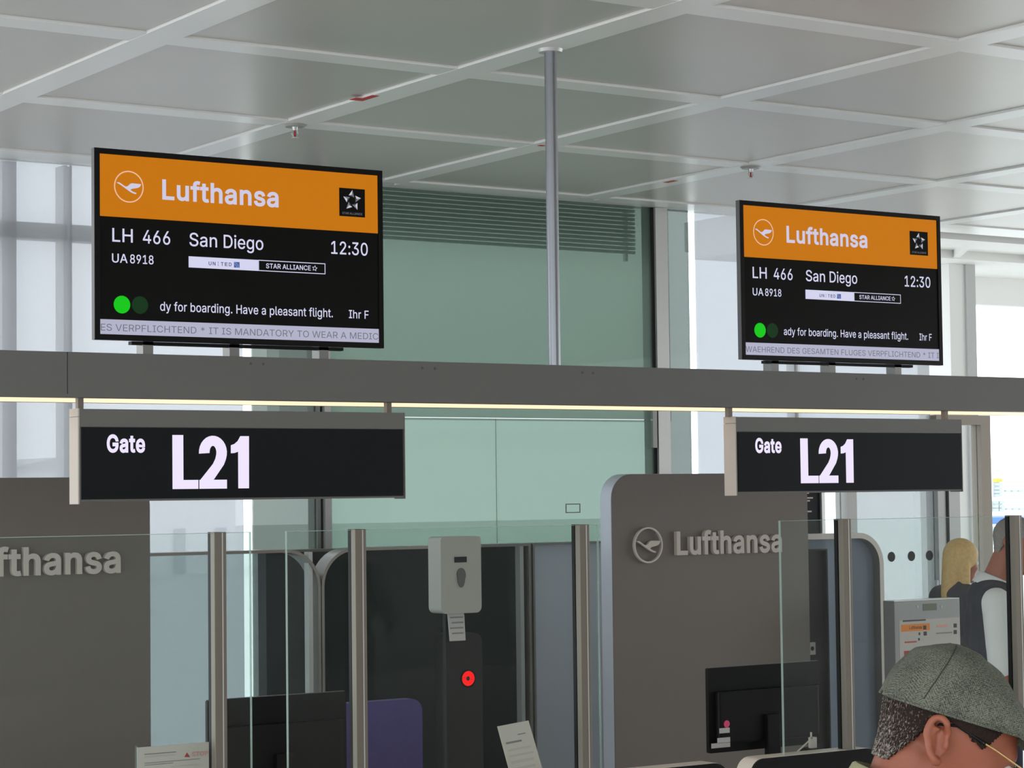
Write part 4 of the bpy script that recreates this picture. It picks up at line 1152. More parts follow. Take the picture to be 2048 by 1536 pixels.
def lane_panel(label, px0, px1, infill, tl=0.0, tr=0.0, ztop=ZG, fw=0.016, fm='gate_frame', depth=0.12, mulls=(), Y=YG):
    x0, x1 = atx(px0, Y, 1100), atx(px1, Y, 1100)
    t = thing('boarding_lane_panel', label, 'glass panel', (x0, Y, 0))
    n = 10
    i_tl, i_tr = max(tl - fw, 0), max(tr - fw, 0)

    def shape(x0, x1, z1, a, b):
        P = [(x0, 0.0)]
        P += [(x0 + a - a * math.cos(k * PI / 2 / n), z1 - a + a * math.sin(k * PI / 2 / n)) for k in (range(n + 1) if a else (0,))]
        P += [(x1 - b + b * math.sin(k * PI / 2 / n), z1 - b + b * math.cos(k * PI / 2 / n)) for k in (range(n + 1) if b else (0,))]
        P += [(x1, 0.0)]
        return P

    outer, inner = shape(x0, x1, ztop, tl, tr), shape(x0 + fw, x1 - fw, ztop - fw, i_tl, i_tr)
    obj('frame', frame_prism(B(), outer, inner, Y, Y + depth, closed=False), fm, t, smooth=50)
    bm = B()
    prism(bm, inner, Y + depth * 0.5, Y + depth * 0.5 + 0.012)
    obj('pane', bm, infill, t)
    for px in mulls:
        xx = atx(px, Y)
        obj('mullion', bx(xx - 0.012, xx + 0.012, Y + 0.01, Y + depth * 0.5 - 0.002, 0.02, ztop - fw), 'bright_alu', t)
    return t


lane_panel('clear rounded glass lane panel behind the left monitor', 60, 641, 'tint_glass', 0, 0.20, mulls=(622,))
lane_panel('dark tinted rounded glass lane panel behind the purple chair', 643, 1062, 'dark_glass', 0.20, 0.0, mulls=(1044,))
lane_panel('bluish grey lane panel left of the right logo panel', 1066, 1330, 'bluegrey_board', 0, 0, fw=0.012)
D_ = lane_panel('blue tinted rounded glass lane panel right of the right logo panel', 1600, 1767, 'blue_glass', 0.0, 0.20, ztop=1.745, fw=0.034, fm='gate_frame')
lane_panel('dark wall strip with a white socket plate beside the right logo panel', 1590, 1655, 'frame_dark', 0, 0, ztop=1.66, fw=0.01, fm='frame_dark', depth=0.06, Y=10.2)
sp0, sp1 = at(1617, 1310, 10.19), at(1630, 1284, 10.19)
sk = thing('socket_plate', 'small white socket plate on the dark wall strip', 'socket', (sp0.x, 10.2, sp0.z))
obj('plate', bx(sp0.x, sp1.x, 10.185, 10.1995, sp0.z, sp1.z, bev=0.003), 'white_plastic', sk)
obj('socket_hole', prism(B(), disc_pts((sp0.x + sp1.x) / 2, (sp0.z + sp1.z) / 2, 0.013, 20), 10.183, 10.1855), 'black_matt', sk)
# dark lower wall of the jet-bridge vestibule seen through the lane glass
xx0, xx1 = atx(515, 11.6), atx(1330, 11.6)
vb = thing('vestibule_wall', 'dark low wall behind the boarding lane glass', 'low wall', (xx0, 11.5, 0))
obj('wall_body', bx(xx0, xx1, 11.5, 11.6, 0, 1.69), 'frame_dark', vb)
obj('wall_cap', bx(xx0 - 0.005, xx1, 11.49, 11.61, 1.69, 1.705), 'gate_frame', vb)

# ------------------------------------------------------------------ hand sanitiser dispenser, built solid in place of its reflection, and red light pillar
YD = 9.3
s0, s1 = at(876, 1228, YD), at(955, 1072, YD)
xm_ = (s0.x + s1.x) / 2
sd = thing('dispenser_reflection', 'white hand sanitiser dispenser built in place of its reflection in the glass', 'dispenser', (xm_, YD, 0))
obj('stand_plate', bx(xm_ - 0.16, xm_ + 0.16, YD - 0.05, YD + 0.27, 0, 0.012, bev=0.004), 'steel', sd)
obj('stand_post', bx(xm_ - 0.02, xm_ + 0.02, YD + 0.085, YD + 0.115, 0.012, s1.z - 0.05), 'frame_dark', sd)
obj('body', prism(B(), rrect(s0.x, s1.x, s0.z, s1.z, 0.02, 0.02, 0.03, 0.03), YD - 0.03, YD + 0.085), 'white_plastic', sd, smooth=40)
w0, w1_ = at(902, 1125, YD), at(926, 1113, YD)
obj('level_window', bx(w0.x, w1_.x, YD - 0.034, YD - 0.030, w0.z, w1_.z), 'black_gloss', sd)
pc = at(915, 1152, YD)
obj('sensor_lens', prism(B(), [(pc.x + 0.026 * math.sin(a) * (1 if math.cos(a) > 0 else 0.85), pc.z + (0.040 if math.cos(a) > 0 else 0.055) * math.cos(a)) for a in (2 * PI * k / 28 for k in range(28))], YD - 0.037, YD - 0.030), 'bezel_side', sd)
l0, l1 = at(911, 1284, YD), at(946, 1222, YD)
obj('instruction_card', prism(B(), [(l0.x + 0.012, l0.z), (l1.x, l0.z), (l1.x - 0.006, l1.z - 0.02), (l1.x - 0.02, l1.z), (l0.x, l1.z)], YD + 0.07, YD + 0.074), 'paper_white', sd)
for k in range(4):
    obj('card_print', bx(l0.x + 0.014 + 0.01 * (k % 2), l1.x - 0.014, YD + 0.067, YD + 0.0705, l1.z - 0.035 - k * 0.026, l1.z - 0.028 - k * 0.026), 'ink_grey', sd)
YR = 9.75
rc = at(937, 1357, YR)
rp_ = thing('gate_pillar', 'dark boarding pillar with a glowing red light disc', 'pillar', (rc.x, YR, 0))
obj('pillar_body', prism(B(), rrect(rc.x - 0.10, rc.x + 0.09, 0, 1.30, 0.05, 0.05), YR + 0.006, YR + 0.16), 'frame_dark', rp_, smooth=40)
obj('light_ring', ring(B(), rc.x, rc.z, 0.046, 0.008, YR + 0.001, YR + 0.006), 'black_gloss', rp_)
lb = B()
for k in range(14):
    a = 2 * PI * k / 14
    P = [(rc.x + rr * math.cos(a + s), rc.z + rr * math.sin(a + s)) for rr, s in ((0.012, -0.16), (0.036, -0.17), (0.036, 0.17), (0.012, 0.16))]
    prism(lb, P, YR + 0.002, YR + 0.006)
ring(lb, rc.x, rc.z, 0.038, 0.006, YR + 0.0022, YR + 0.006, 40)
lr = obj('red_light', lb, 'led_red', rp_)
lr['label'] = 'glowing red light disc'

# ------------------------------------------------------------------ counters
YC = 6.6
ZK = 0.995


def counter(label, x0, x1, rl, rr):
    t = thing('counter', label, 'counter', (x0, YC, 0), group='gate counters')
    obj('upstand', prism(B(), rrect(x0, x1, 0.06, ZK, rl, rr), YC + 0.003, YC + 0.085), 'cream_edge', t, smooth=40)
    obj('front_panel', prism(B(), rrect(x0 + 0.001, x1 - 0.001, 0.06, ZK - 0.001, rl, rr), YC - 0.004, YC + 0.003), 'black_gloss', t)
    obj('plinth', bx(x0 + 0.05, x1 - 0.05, YC + 0.03, YC + 0.6, 0, 0.06), 'black_matt', t)
    obj('worktop', bx(x0 + 0.02, x1 - 0.02, YC + 0.085, YC + 0.80, 0.72, 0.75, bev=0.003), 'cream_edge', t)
    n = max(2, int((x1 - x0) / 0.6))
    wv = (x1 - x0 - 0.08) / n
    for k in range(n):
        a = x0 + 0.04 + k * wv
        d = obj('cabinet_door', bx(a + 0.003, a + wv - 0.003, YC + 0.585, YC + 0.605, 0.065, 0.715), 'grey_paint', t)
        obj('handle', bx(a + wv - 0.06, a + wv - 0.045, YC + 0.605, YC + 0.62, 0.55, 0.67), 'steel', d)
    obj('carcass', bx(x0 + 0.04, x1 - 0.04, YC + 0.085, YC + 0.584, 0.06, 0.72), 'grey_paint', t)
    return t


cA = atx(1457, YC, 1530)
cB0, cB1 = atx(1500, YC, 1520), atx(1758, YC, 1500)
counter('long black-fronted gate counter with a pale edge, left of the gap', 0.8, cA, 0.06, 0.07)
counter('short black-fronted gate counter with rounded pale edge, right of the gap', cB0, cB1, 0.065, 0.07)

# ------------------------------------------------------------------ protective glass screens on the counters
YS = YC + 0.03


def screen(label, px0, px1, posts, py):
    x0, x1 = atx(px0, YS, py), atx(px1, YS, py)
    zt = 1.892
    t = thing('protective_screen', label, 'glass screen', (x0, YS, ZK), group='protective glass screens on the counters')
    obj('pane', bx(x0 + 0.0025, x1 - 0.0025, YS, YS + 0.010, ZK, zt - 0.002), 'clear_glass', t)
    for a, b_x in ((x0, x0 + 0.0025), (x1 - 0.0025, x1)):
        obj('pane_edge', bx(a, b_x, YS, YS + 0.010, ZK, zt), 'edge_glass', t)
    obj('pane_edge', bx(x0 + 0.0025, x1 - 0.0025, YS, YS + 0.010, zt - 0.002, zt), 'edge_glass', t)
    for px in posts:
        x = atx(px, YS, py)
        p = obj('post', bx(x - 0.023, x + 0.020, YS - 0.030, YS - 0.001, ZK, zt + 0.002, bev=0.002), 'alu_warm', t)
        obj('post_groove', bx(x + 0.004, x + 0.008, YS - 0.0312, YS - 0.030, ZK, zt), 'bright_alu', p)
        obj('post_back', bx(x - 0.017, x + 0.020, YS + 0.011, YS + 0.030, ZK, zt + 0.002), 'black_matt', p)
    return t


screen('protective glass screen at the left edge, in front of the left logo panel', -560, 502, (-330, 433), 1066)
screen('protective glass screen in the middle, in front of the dark glass', 573, 1197, (713, 1160), 1056)
screen('protective glass screen at the right, in front of the uniformed person', 1560, 2170, (1684, 2026), 1036)


# ------------------------------------------------------------------ monitors seen from behind
def monitor(label, xl, xr, y, ztop, stickers):
    t = thing('monitor', label, 'monitor', ((xl + xr) / 2, y, 0.75), group='counter monitors')
    h = 0.345
    W = xr - xl
    obj('back_shell', prism(B(), rrect(xl, xr, ztop - h, ztop, .008, .008, .008, .008), y, y + 0.018), 'black_matt', t)
    obj('top_edge', bx(xl + 0.004, xr - 0.004, y + 0.002, y + 0.016, ztop, ztop + 0.002), 'bezel_side', t)
    obj('back_bulge', bx(xl + 0.03, xr - 0.03, y - 0.032, y, ztop - h + 0.035, ztop - 0.095, bev=0.010), 'black_matt', t)
    obj('screen', bx(xl + 0.012, xr - 0.012, y + 0.018, y + 0.0185, ztop - h + 0.015, ztop - 0.012), 'black_gloss', t)
    xc_ = (xl + xr) / 2
    obj('neck', bx(xc_ - 0.035, xc_ + 0.035, y - 0.055, y - 0.032, 0.765, ztop - 0.2, bev=0.004), 'black_matt', t)
    obj('foot', prism(B(), rrect(xc_ - 0.13, xc_ + 0.13, 0.75, 0.765), y - 0.12, y + 0.10), 'black_matt', t)
    if stickers:
        for kind, (px, py, px1, py1) in stickers:
            a, c = at(px, py1, y - 0.033), at(px1, py, y - 0.033)
            if kind == 'round':
                obj('round_sticker', prism(B(), disc_pts((a.x + c.x) / 2, (a.z + c.z) / 2, (c.z - a.z) / 2, 24), y - 0.034, y - 0.0321), 'pink_sticker', t)
            else:
                obj('label_sticker', bx(a.x, c.x, y - 0.034, y - 0.0321, a.z, c.z), 'paper_white', t)
    return t


YM = 7.2
monitor('black monitor seen from behind, left, beside the purple chair', 3.524, 4.083, YM, 1.294, None)
monitor('black monitor seen from behind with a pink sticker, before the right logo panel', 5.775, 6.375, YM, 1.288,
        [('round', (1446, 1440, 1461, 1456)), ('label', (1439, 1455, 1459, 1467)), ('label', (1435, 1474, 1460, 1487)), ('label', (1423, 1484, 1460, 1497))])


# ------------------------------------------------------------------ office chairs
def office_chair(label, x, y, rz):
    t = thing('office_chair', label, 'chair', (x, y, 0), rz, group='purple office chairs behind the counters')
    obj('backrest', prism(B(), rrect(-0.225, 0.225, 0.58, 1.172, .05, .05, .07, .07), 0.20, 0.26), 'purple_fabric', t, local=True, smooth=40)
    obj('seat', bx(-0.24, 0.24, -0.27, 0.22, 0.45, 0.53, bev=0.03), 'purple_fabric', t, local=True, smooth=40)
    obj('back_bracket', bx(-0.03, 0.03, 0.22, 0.285, 0.43, 0.75), 'black_matt', t, local=True)
    obj('gas_column', tube(B(), (0, 0, 0.1), (0, 0, 0.45), 0.03), 'steel', t, local=True)
    for k in range(5):
        a = k * 2 * PI / 5 + 0.3
        e = (0.29 * math.cos(a), 0.29 * math.sin(a))
        f = obj('base_leg', tube(B(), (0, 0, 0.12), (e[0], e[1], 0.075), 0.024, 0.016, 10), 'black_matt', t, local=True)
        obj('castor', tube(B(), (e[0] - 0.02, e[1], 0.03), (e[0] + 0.02, e[1], 0.03), 0.03, 0.03, 14), 'black_matt', f, local=True)
    return t


office_chair('purple office chair behind the middle glass screen', atx(842, 7.95, 1420) - 0.225, 8.2, PI)

# ------------------------------------------------------------------ notices and phone on the counters
YN = 6.78
a, c = at(275, 1494, YN), at(421, 1490, YN)
st = thing('stop_notice', 'pale notice card with a red triangle and STOP on the left counter', 'notice', (a.x, YN, ZK))
ZN0 = 0.75
obj('card', bx(a.x, c.x, YN, YN + 0.004, 0.985, a.z - 0.002), 'paper', st)
obj('card_holder', bx(a.x - 0.004, a.x, YN - 0.004, YN + 0.012, 0.76, a.z + 0.004), 'clear_glass', st)
obj('holder_foot', bx(a.x, c.x, YN - 0.03, YN + 0.10, 0.75, 0.758), 'clear_glass', st)
obj('holder_back', bx(a.x, c.x, YN + 0.005, YN + 0.008, 0.757, a.z - 0.004), 'clear_glass', st)


def on_n(px, py): return at(px, py, YN - 0.001)


def strip_on(px0, py0, px1, h, m_, name='text_line', Y=YN, par=None):
    p, q = at(px0, py0 + h, Y - 0.001), at(px1, py0, Y - 0.001)
    return obj(name, bx(p.x, q.x, Y - 0.0018, Y - 0.0002, p.z, p.z + abs(at(px0, py0, Y).z - p.z)), m_, par or st)


strip_on(289, 1508, 352, 1.6, 'ink_grey')
strip_on(290, 1514, 350, 1.3, 'ink_pale')
strip_on(289, 1526, 400, 1.3, 'ink_grey')
strip_on(289, 1530, 346, 1.3, 'ink_grey')
strip_on(340, 1533, 398, 1.1, 'ink_pale')
tp, tl_, tr_ = on_n(374, 1505), on_n(369, 1514), on_n(380, 1514)
obj('warning_triangle', prism(B(), [(tl_.x, tl_.z), (tr_.x, tr_.z), (tp.x, tp.z)], YN - 0.002, YN - 0.0003), 'ink_red', st)
sa, sb_ = on_n(384, 1513), on_n(416, 1513)
obj('stop_word', text_bm('STOP', sa.x, sb_.x, sa.z, on_n(384, 1504).z - sa.z, YN - 0.0015, 0.02), 'ink_pinkred', st)

YL = 6.86
lf = thing('leaflet', 'tilted pale leaflet standing on the counter before the blue-grey glass', 'leaflet', (at(1030, 1490, YL).x, YL, ZK))
P = [at(995, 1453, YL), at(1057, 1441, YL), at(1103, 1600, YL), at(1040, 1620, YL)]
obj('sheet', prism(B(), [(p.x, p.z) for p in P], YL, YL + 0.003), 'paper', lf)
ex, ez = (P[1] - P[0]), (P[3] - P[0])
for k, (u0, u1, v0, hh, m_) in enumerate(((0.12, 0.62, 0.20, 0.022, 'ink_grey'), (0.55, 0.80, 0.13, 0.012, 'ink_grey'), (0.12, 0.85, 0.29, 0.02, 'ink_pale'), (0.10, 0.88, 0.36, 0.02, 'ink_pale'), (0.12, 0.85, 0.43, 0.03, 'ink_pale'), (0.12, 0.85, 0.51, 0.025, 'ink_pale'))):
    q = [P[0] + ex * u0 + ez * v0, P[0] + ex * u1 + ez * v0, P[0] + ex * u1 + ez * (v0 + hh), P[0] + ex * u0 + ez * (v0 + hh)]
    obj('text_line', prism(B(), [(p.x, p.z) for p in q], YL - 0.001, YL - 0.0001), m_, lf)
obj('leaflet_stand', bx(P[3].x - 0.10, P[2].x + 0.05, YL - 0.03, YL + 0.12, 0.75, 0.762), 'clear_glass', lf)
obj('stand_back', prism(B(), [(P[3].x - 0.02, 0.76), (P[2].x + 0.02, 0.76), (P[2].x - 0.01, 0.98), (P[3].x, 0.98)], YL + 0.004, YL + 0.008), 'clear_glass', lf)

# phone in its cradle with a pen, on the counter behind the right screen
YH = 6.95
h0, h1 = at(1623, 1499, YH), at(1634, 1474, YH)
ph_ = thing('handset', 'small pale handset standing behind the right glass screen', 'handset', (h0.x, YH, 0.75))
obj('handset_body', bx(h0.x, h1.x, YH, YH + 0.02, h0.z, h1.z, bev=0.004), 'paper', ph_)
obj('antenna', tube(B(), (h0.x + 0.008, YH + 0.01, h1.z), (h0.x + 0.008, YH + 0.01, h1.z + 0.02), 0.004, n=8), 'paper', ph_)
obj('cradle', bx(h0.x - 0.02, h1.x + 0.02, YH - 0.02, YH + 0.05, 0.75, h0.z + 0.005, bev=0.004), 'black_matt', ph_)
st0, st1 = at(1594, 1504, YH), at(1622, 1478, YH)
pn = thing('pen', 'slim pale pen leaning beside the handset', 'pen', st0)
obj('pen_barrel', tube(B(), (st0.x - (st1.x - st0.x) * 0.8, YH, st0.z - (st1.z - st0.z) * 0.8), (st1.x, YH, st1.z), 0.0035, n=10), 'paper', pn)
obj('pen_cap', tube(B(), (st1.x, YH, st1.z), (st1.x + 0.006, YH, st1.z + 0.006), 0.004, n=10), 'ink_grey', pn)

# ------------------------------------------------------------------ boarding info kiosk
YK = 9.2
k0, k1 = at(1791, 1330, YK), at(1919, 1197, YK)
kx0, kx1, kzt = k0.x, k1.x, at(1855, 1200, YK).z
ki = thing('boarding_kiosk', 'grey boarding kiosk with a small display and airline logo sheet behind the cap', 'kiosk', ((kx0 + kx1) / 2, YK, 0))
obj('head', bx(kx0, kx1, YK, YK + 0.09, kzt - 0.80, kzt, bev=0.004), 'kiosk', ki)
obj('top_edge', bx(kx0, kx1, YK + 0.002, YK + 0.088, kzt, kzt + 0.004), 'bright_alu', ki)
obj('column', bx(kx0 + 0.05, kx1 - 0.05, YK + 0.02, YK + 0.09, 0.02, kzt - 0.80), 'kiosk', ki)
obj('foot', bx(kx0, kx1, YK - 0.15, YK + 0.25, 0, 0.02), 'steel', ki)


def kq(px0, py0, px1, py1, m_, name, dy=0.002):
    """rectangle on the kiosk front given in the photograph's coarse grid, made square to the kiosk"""
    p, q = at(px0, py1, YK), at(px1, py0, YK)
    zc_ = at((px0 + px1) / 2, (py0 + py1) / 2, YK).z
    hh = abs(at(px0, py0, YK).z - at(px0, py1, YK).z) / 2
    return obj(name, bx(p.x, q.x, YK - dy, YK + 0.001, zc_ - hh, zc_ + hh), m_, ki)


kq(1800, 1237, 1919, 1330, 'paper_white', 'logo_sheet', 0.0012)
kq(1846, 1207, 1873, 1221, 'lcd', 'small_display')
kq(1833, 1211, 1837, 1216, 'white_plastic', 'button')
kq(1881, 1211, 1885, 1216, 'white_plastic', 'button')
kq(1802, 1248, 1859, 1262, 'orange_print', 'orange_strip', 0.0018)
kq(1805, 1239.5, 1851, 1242.5, 'ink_dark', 'heading', 0.0022)
oz = at(1830, 1258, YK)
ob_ = text_bm('Lufthansa', at(1818, 1256, YK).x, at(1843, 1256, YK).x, oz.z, 0.018, YK - 0.0025, 0.01)
obj('airline_name', ob_, 'ink_dark', ki)
for px0, py0, px1, py1, m_ in ((1873, 1250, 1895, 1254, 'ink_pinkred'), (1808, 1268, 1832, 1271, 'ink_pale'), (1872, 1264.5, 1904, 1267, 'ink_grey'), (1809, 1282.5, 1833, 1285.5, 'ink_red'), (1808, 1301, 1840, 1312, 'red_print'),
                               (1837, 1265, 1840, 1270, 'ink_dark'), (1836, 1276, 1839, 1281, 'ink_dark')):
    kq(px0, py0, px1, py1, m_, 'logo_print', 0.0022)
for px, py in ((1849, 1255), (1850, 1267), (1910, 1251), (1910, 1264)):
    kq(px - 3, py - 4, px + 3, py + 4, 'ink_dark', 'seat_icon', 0.0024)

# ------------------------------------------------------------------ people
def sd_ell(p, c, r):
    q = (p - np.array(c)) / np.array(r)
    k0 = np.linalg.norm(q, axis=1)
    k1 = np.linalg.norm(q / np.array(r), axis=1) + 1e-9
    return k0 * (k0 - 1) / k1


def sd_cap(p, a, b, r0, r1):
    a, b = np.array(a), np.array(b)
    ab = b - a
    h = np.clip(((p - a) @ ab) / (ab @ ab), 0, 1)
    return np.linalg.norm(p - a - h[:, None] * ab, axis=1) - (r0 + (r1 - r0) * h)


def smin(a, b, k):
    h = np.clip(0.5 + 0.5 * (b - a) / k, 0, 1)
    return b + (a - b) * h - k * h * (1 - h)


# head: origin at the ear canal, x forward, y to the person's left, z up
def head_sdf(p, nape=True):
    d = sd_ell(p, (-0.004, 0, 0.045), (0.092, 0.077, 0.082))
    d = smin(d, sd_ell(p, (0.034, 0, -0.005), (0.060, 0.062, 0.085)), 0.03)
    d = smin(d, sd_ell(p, (0.040, 0, -0.068), (0.050, 0.050, 0.042)), 0.025)
    d = smin(d, sd_ell(p, (0.078, 0, -0.096), (0.020, 0.022, 0.018)), 0.02)
    d = smin(d, sd_ell(p, (0.082, 0, 0.030), (0.016, 0.046, 0.012)), 0.015)
    d = smin(d, sd_cap(p, (0.094, 0, 0.020), (0.114, 0, -0.022), 0.007, 0.011), 0.012)
    for s in (-1, 1):
        d = smin(d, sd_ell(p, (0.103, s * 0.011, -0.027), (0.010, 0.008, 0.008)), 0.008)
        d = smin(d, sd_ell(p, (0.066, s * 0.045, -0.022), (0.022, 0.018, 0.020)), 0.02)
        d = -smin(-d, sd_ell(p, (0.103, s * 0.032, 0.008), (0.016, 0.018, 0.011)), 0.012)
    d = smin(d, sd_ell(p, (0.088, 0, -0.060), (0.012, 0.024, 0.006)), 0.008)
    d = smin(d, sd_ell(p, (0.087, 0, -0.070), (0.011, 0.021, 0.006)), 0.006)
    if nape:
        d = smin(d, sd_cap(p, (-0.020, 0, -0.03), (-0.010, 0, -0.15), 0.054, 0.054), 0.03)
    return d


def head_radial(nu=72, nv=48, nape=False, off=0.0):
    c = np.array((0.015, 0, 0.0))
    th = np.linspace(0.02, PI - 0.02, nv)
    ph = np.linspace(0, 2 * PI, nu, endpoint=False)
    T, P = np.meshgrid(th, ph, indexing='ij')
    D = np.stack([np.sin(T) * np.cos(P), np.sin(T) * np.sin(P), np.cos(T)], -1).reshape(-1, 3)
    t = np.full(len(D), 0.20)
    for _ in range(60):
        t -= 0.8 * (head_sdf(c + D * t[:, None], nape) - off)
        t = np.clip(t, 0.02, 0.3)
    return c + D * t[:, None], nu, nv


def head_mesh(bm, M):
    V, nu, nv = head_radial()
    vs = [bm.verts.new(M @ Vector(v)) for v in V]
    for i in range(nv - 1):
        for j in range(nu):
            k = (j + 1) % nu
            bm.faces.new((vs[i * nu + j], vs[(i + 1) * nu + j], vs[(i + 1) * nu + k], vs[i * nu + k]))
    bm.faces.new(vs[:nu])
    bm.faces.new(vs[-nu:][::-1])


def ears(bm, M):
    for s in (-1, 1):
        E = M @ Matrix.Translation((-0.022, s * 0.074, 0.006)) @ Matrix.Rotation(s * 0.38, 4, 'Z') @ Matrix.Rotation(-0.38, 4, 'Y') @ Matrix.Scale(0.82, 4)
        # conch: a thin plate close to the head, rim: a thick rolled edge standing off it
        ball(bm, (0.000, s * 0.001, -0.002), (0.0165, 0.0040, 0.030), E, 16, 10)
        ball(bm, (-0.010, s * 0.006, 0.000), (0.006, 0.010, 0.026), E, 12, 10)
        pts, rad = [E @ Vector((0.012, s * 0.004, 0.004)), E @ Vector((0.016, s * 0.007, 0.014))], [0.004, 0.0045]
        for k in range(14):
            a = math.radians(48 + k * 15.5)
            wv = 0.0195 * (1.0 if math.sin(a) > 0 else 0.80)
            pts.append(E @ Vector((0.000 + wv * math.cos(a), s * 0.0175, 0.003 + 0.034 * math.sin(a))))
            rad.append(0.0052)
        pts += [E @ Vector((-0.003, s * 0.013, -0.035)), E @ Vector((0.004, s * 0.005, -0.036))]
        rad += [0.0068, 0.006]
        tube_path(bm, pts, rad, 10)
        pts = [E @ Vector((-0.003 + 0.0095 * math.cos(a), s * 0.0125, -0.001 + 0.020 * math.sin(a))) for a in (math.radians(d) for d in range(60, 280, 22))]
        tube_path(bm, pts, 0.0030, 8)
        ball(bm, (0.0135, s * 0.006, -0.006), (0.005, 0.005, 0.009), E, 10, 8)


def remesh(o, voxel, smooth=3):
    r = o.modifiers.new('join', 'REMESH')
    r.mode = 'VOXEL'
    r.voxel_size = voxel
    r.use_smooth_shade = True
    s = o.modifiers.new('soft', 'SMOOTH')
    s.factor = 0.5
    s.iterations = smooth
    return o


def hand(bm, wrist, d, palm_n, side, k=1.0, curl=0.5):
    d = Vector(d).normalized()
    n = Vector(palm_n)
    n = (n - d * n.dot(d)).normalized()
    u = d.cross(n) * side          # towards the thumb
    w_ = Vector(wrist)
    c = w_ + d * 0.05 * k
    R = Matrix((d, u, n)).transposed().to_4x4()
    R.translation = c
    ball(bm, (0, 0, 0), (0.052 * k, 0.040 * k, 0.015 * k), R, 16, 10)
    for i, (off, ln) in enumerate(((0.028, 0.070), (0.010, 0.078), (-0.009, 0.072), (-0.027, 0.056))):
        p = w_ + d * 0.088 * k + u * off * k
        a = curl * (0.5 + 0.08 * i)
        d1 = d * math.cos(a) + n * math.sin(a)
        p1 = p + d1 * ln * 0.5 * k
        a2 = a + curl
        d2 = d * math.cos(a2) + n * math.sin(a2)
        p2 = p1 + d2 * ln * 0.5 * k
        capsule(bm, p, p1, 0.0092 * k, 0.0088 * k, n=10)
        capsule(bm, p1, p2, 0.0088 * k, 0.0078 * k, n=10)
    p = w_ + d * 0.03 * k + u * 0.03 * k
    p1 = p + (d * 0.6 + u * 0.7 + n * 0.3).normalized() * 0.035 * k
    p2 = p1 + (d * 0.9 + u * 0.25 + n * 0.4).normalized() * 0.030 * k
    capsule(bm, p, p1, 0.013 * k, 0.0105 * k, n=10)
    capsule(bm, p1, p2, 0.0105 * k, 0.009 * k, n=10)


def shell(name, verts_pred, off, thick, material, parent, M, nape=True, nu=150, nv=110, jitter=0.0):
    """piece of the head's own surface, offset outwards (hair)"""
    V, nu, nv = head_radial(nu, nv, nape, off)
    bm = bmesh.new()
    rnd = random.Random(3)
    c = np.array((0.015, 0, 0))
    vs = []
    for v in V:
        vv = Vector(v)
        if jitter: vv += (vv - Vector(c)).normalized() * rnd.uniform(-jitter, jitter)
        vs.append(bm.verts.new(vv))
    keep = [verts_pred(*v) for v in V]
    for i in range(nv - 1):
        for j in range(nu):
            k = (j + 1) % nu
            idx = (i * nu + j, (i + 1) * nu + j, (i + 1) * nu + k, i * nu + k)
            if sum(keep[q] for q in idx) >= 3:
                bm.faces.new([vs[q] for q in idx])
    if keep[0]:
        bm.faces.new(vs[:nu])
    for v in [v for v in bm.verts if not v.link_faces]: bm.verts.remove(v)
    o = obj(name, bm, material, parent, local=True, smooth=179)
    o.matrix_local = M
    s = o.modifiers.new('thick', 'SOLIDIFY')
    s.thickness = thick
    s.offset = -1
    return o


